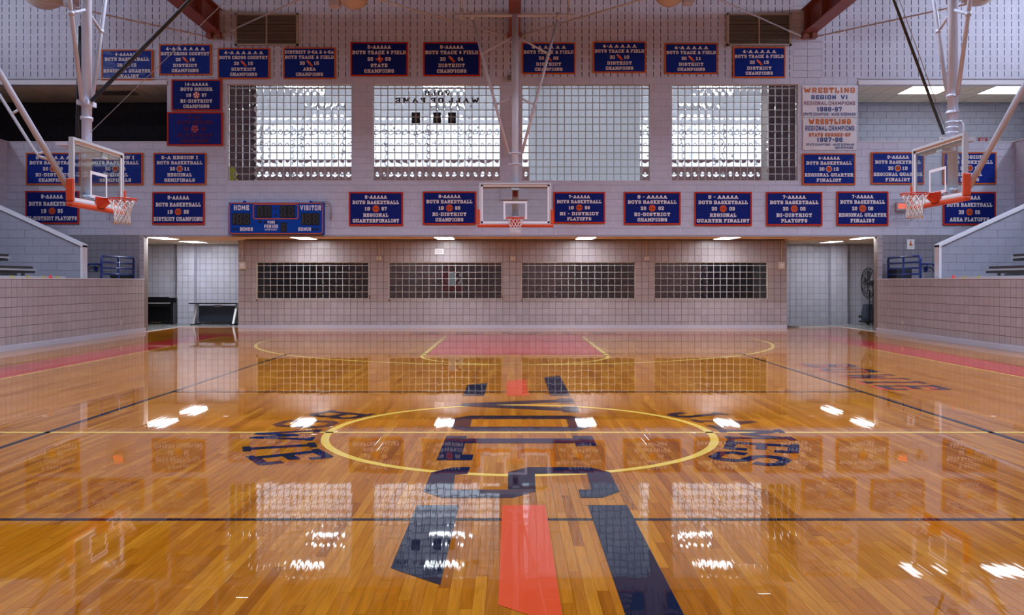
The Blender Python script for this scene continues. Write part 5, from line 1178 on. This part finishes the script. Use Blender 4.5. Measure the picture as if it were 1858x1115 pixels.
MB().box(-wd, wd, -.008, 0, 0, hh).build('sheet', 'white', o); mb = MB()
for i in range(3): mb.box(-wd*.7, wd*.7, -.011, -.008, hh*(.25+.2*i), hh*(.32+.2*i))
mb.build('print', 'wire', o)
o, wd, hh = fitting('notice', 1645.5, 434, 1659, 452, .01, FAR, 'white accessible seating notice on grey tile above right railing', 'notice')
MB().box(-wd, wd, -.012, 0, 0, hh).build('sheet', 'white', o)
mb = MB(); mb.flat(disc(0, hh*.80, hh*.07, 12), -.014); mb.flat(disc(-.005, hh*.48, hh*.14, 16), -.014); mb.box(-.02, .012, -.015, -.013, hh*.48, hh*.72); mb.flat([(0, hh*.5), (wd*.5, hh*.38), (wd*.55, hh*.45), (.02, hh*.58)], -.015); mb.build('symbol', 'wrestleorange', o)
MB().box(-wd*.5, wd*.5, -.014, -.012, hh*.18, hh*.24).build('print', 'beige', o)
for k, (a, b, yy0, yy1) in enumerate(((1624, 1644, 367, 382), (206, 227, 367, 382))):
    o, wd, hh = fitting('exit_sign', a, yy0, b, yy1, .1, FAR, 'lit red exit sign in a wire guard, %s' % ('left of the right hoop net' if k == 0 else 'behind the left hoop net'), 'exit sign')
    MB().box(-wd, wd, -.10, 0, 0, hh).build('box', 'exitbox', o); mb = MB()
    for poly in line_polys('EXIT', .01, hh*.52, wd*1.5, hh*.62, False, .22): mb.flat(poly, -.104)
    mb.build('lettering', 'exitred', o)
    mb = MB(); gx0, gx1, gz0, gz1 = -wd-.10, wd+.14, -.28, hh+.09
    for i in range(9): x_ = gx0+(gx1-gx0)*i/8; mb.path([(x_, 0, gz0), (x_, -.2, gz0+.04), (x_, -.2, gz1-.04), (x_, 0, gz1)], .004, 4)
    for i in range(6): z_ = gz0+.04+(gz1-gz0-.08)*i/5; mb.path([(gx0, 0, z_), (gx0, -.2, z_), (gx1, -.2, z_), (gx1, 0, z_)], .004, 4)
    mb.build('wire_guard', 'wire', o)
o, wd, hh = fitting('emergency_light', 1660, 368, 1682, 384, .1, FAR, 'emergency light in wire frame behind right hoop net', 'emergency light')
MB().box(-wd*.4, wd*.4, -.10, 0, 0, hh*.7).build('box', 'exitbox', o)
for s in (-1, 1): MB().tube((s*wd*.55, -.05, hh*.8), (s*wd*.55, -.14, hh*.75), .05, 12, .06).build('lamp_head', 'exitbox', o)
mb = MB(); mb.path([(wd*1.3, -.15, -.30), (wd*1.3, -.15, hh+.1), (-wd, -.15, hh+.1)], .005, 4); mb.path([(-wd*1.0, -.15, -.30), (wd*1.3, -.15, -.30), (wd*1.3, 0, -.30)], .005, 4); mb.path([(-wd, 0, hh+.1), (-wd, -.15, hh+.1), (-wd, -.15, -.3)], .005, 4); mb.build('wire_guard', 'wire', o)
o, wd, hh = fitting('wall_panel', 909, 345, 957.5, 362, .05, FAR, 'flat painted wall panel behind the centre backboard', 'panel')
MB().box(-wd, wd, -.05, 0, 0, hh).build('cover', 'paint', o); MB().box(-wd*.45, -wd*.32, -.056, -.05, hh*.42, hh*.52).build('latch', 'wire', o)
o, wd, hh = fitting('wall_speaker', 920.5, 136, 928, 148, .1, FAR, 'small dark wall speaker left of the centre pole', 'speaker')
MB().box(-wd, wd, -.12, 0, 0, hh).build('cabinet', 'vent', o); MB().box(-wd*.8, wd*.8, -.125, -.12, hh*.1, hh*.85).build('grille', 'lampoff', o)
o, wd, hh = fitting('warning_sign', 1774.5, 250.5, 1791.5, 258, .02, FAR+.08, 'small red sign standing on the right gallery sill', 'sign')
o.location.z = OZ0+.025
MB().box(-wd, wd, -.01, .01, 0, hh).build('plate', 'redsign', o); mb = MB(); mb.box(-wd*.6, wd*.6, -.012, -.01, hh*.6, hh*.75); mb.box(-wd*.5, wd*.5, -.012, -.01, hh*.25, hh*.38); mb.build('print', 'letter', o)
o, wd, hh = fitting('notice', 1704, 249, 1719, 258, .02, FAR+.08, 'small white notice standing on the right gallery sill', 'notice'); o.location.z = OZ0+.025
MB().box(-wd, wd, -.008, .008, 0, hh).build('sheet', 'white', o); MB().box(-wd*.6, wd*.6, -.011, -.008, hh*.4, hh*.6).build('print', 'boardblue', o)
for s, px in ((-1, 219), (1, 1638)):
    Y = XW*F/abs(px-VX); z = sz(585, Y); o = empty('wall_outlet', (s*XW, Y, z)); tag(o, 'small wall outlet low on the %s tiled wall' % ('left' if s < 0 else 'right'), 'outlet')
    a_, b_ = sorted((0, -s*.012)); MB().box(a_, b_, -.06, .06, -.05, .05).build('plate', 'beige', o); a_, b_ = sorted((-s*.012, -s*.016)); MB().box(a_, b_, -.025, .025, -.03, .03).build('socket', 'vent', o)
t = empty('floor_sign', (sx(424, 25.3), 25.3, LF)); tag(t, 'yellow folding sign glimpsed behind the leftmost glass blocks', 'floor sign')
MB().prism([(-.22, 0), (-.14, 0), (.02, 1.45), (-.06, 1.45)], -.02, .02).build('panel', 'yellow', t); MB().prism([(.22, 0), (.30, 0), (.08, 1.45), (.0, 1.45)], -.02, .02).build('panel', 'yellow', t)
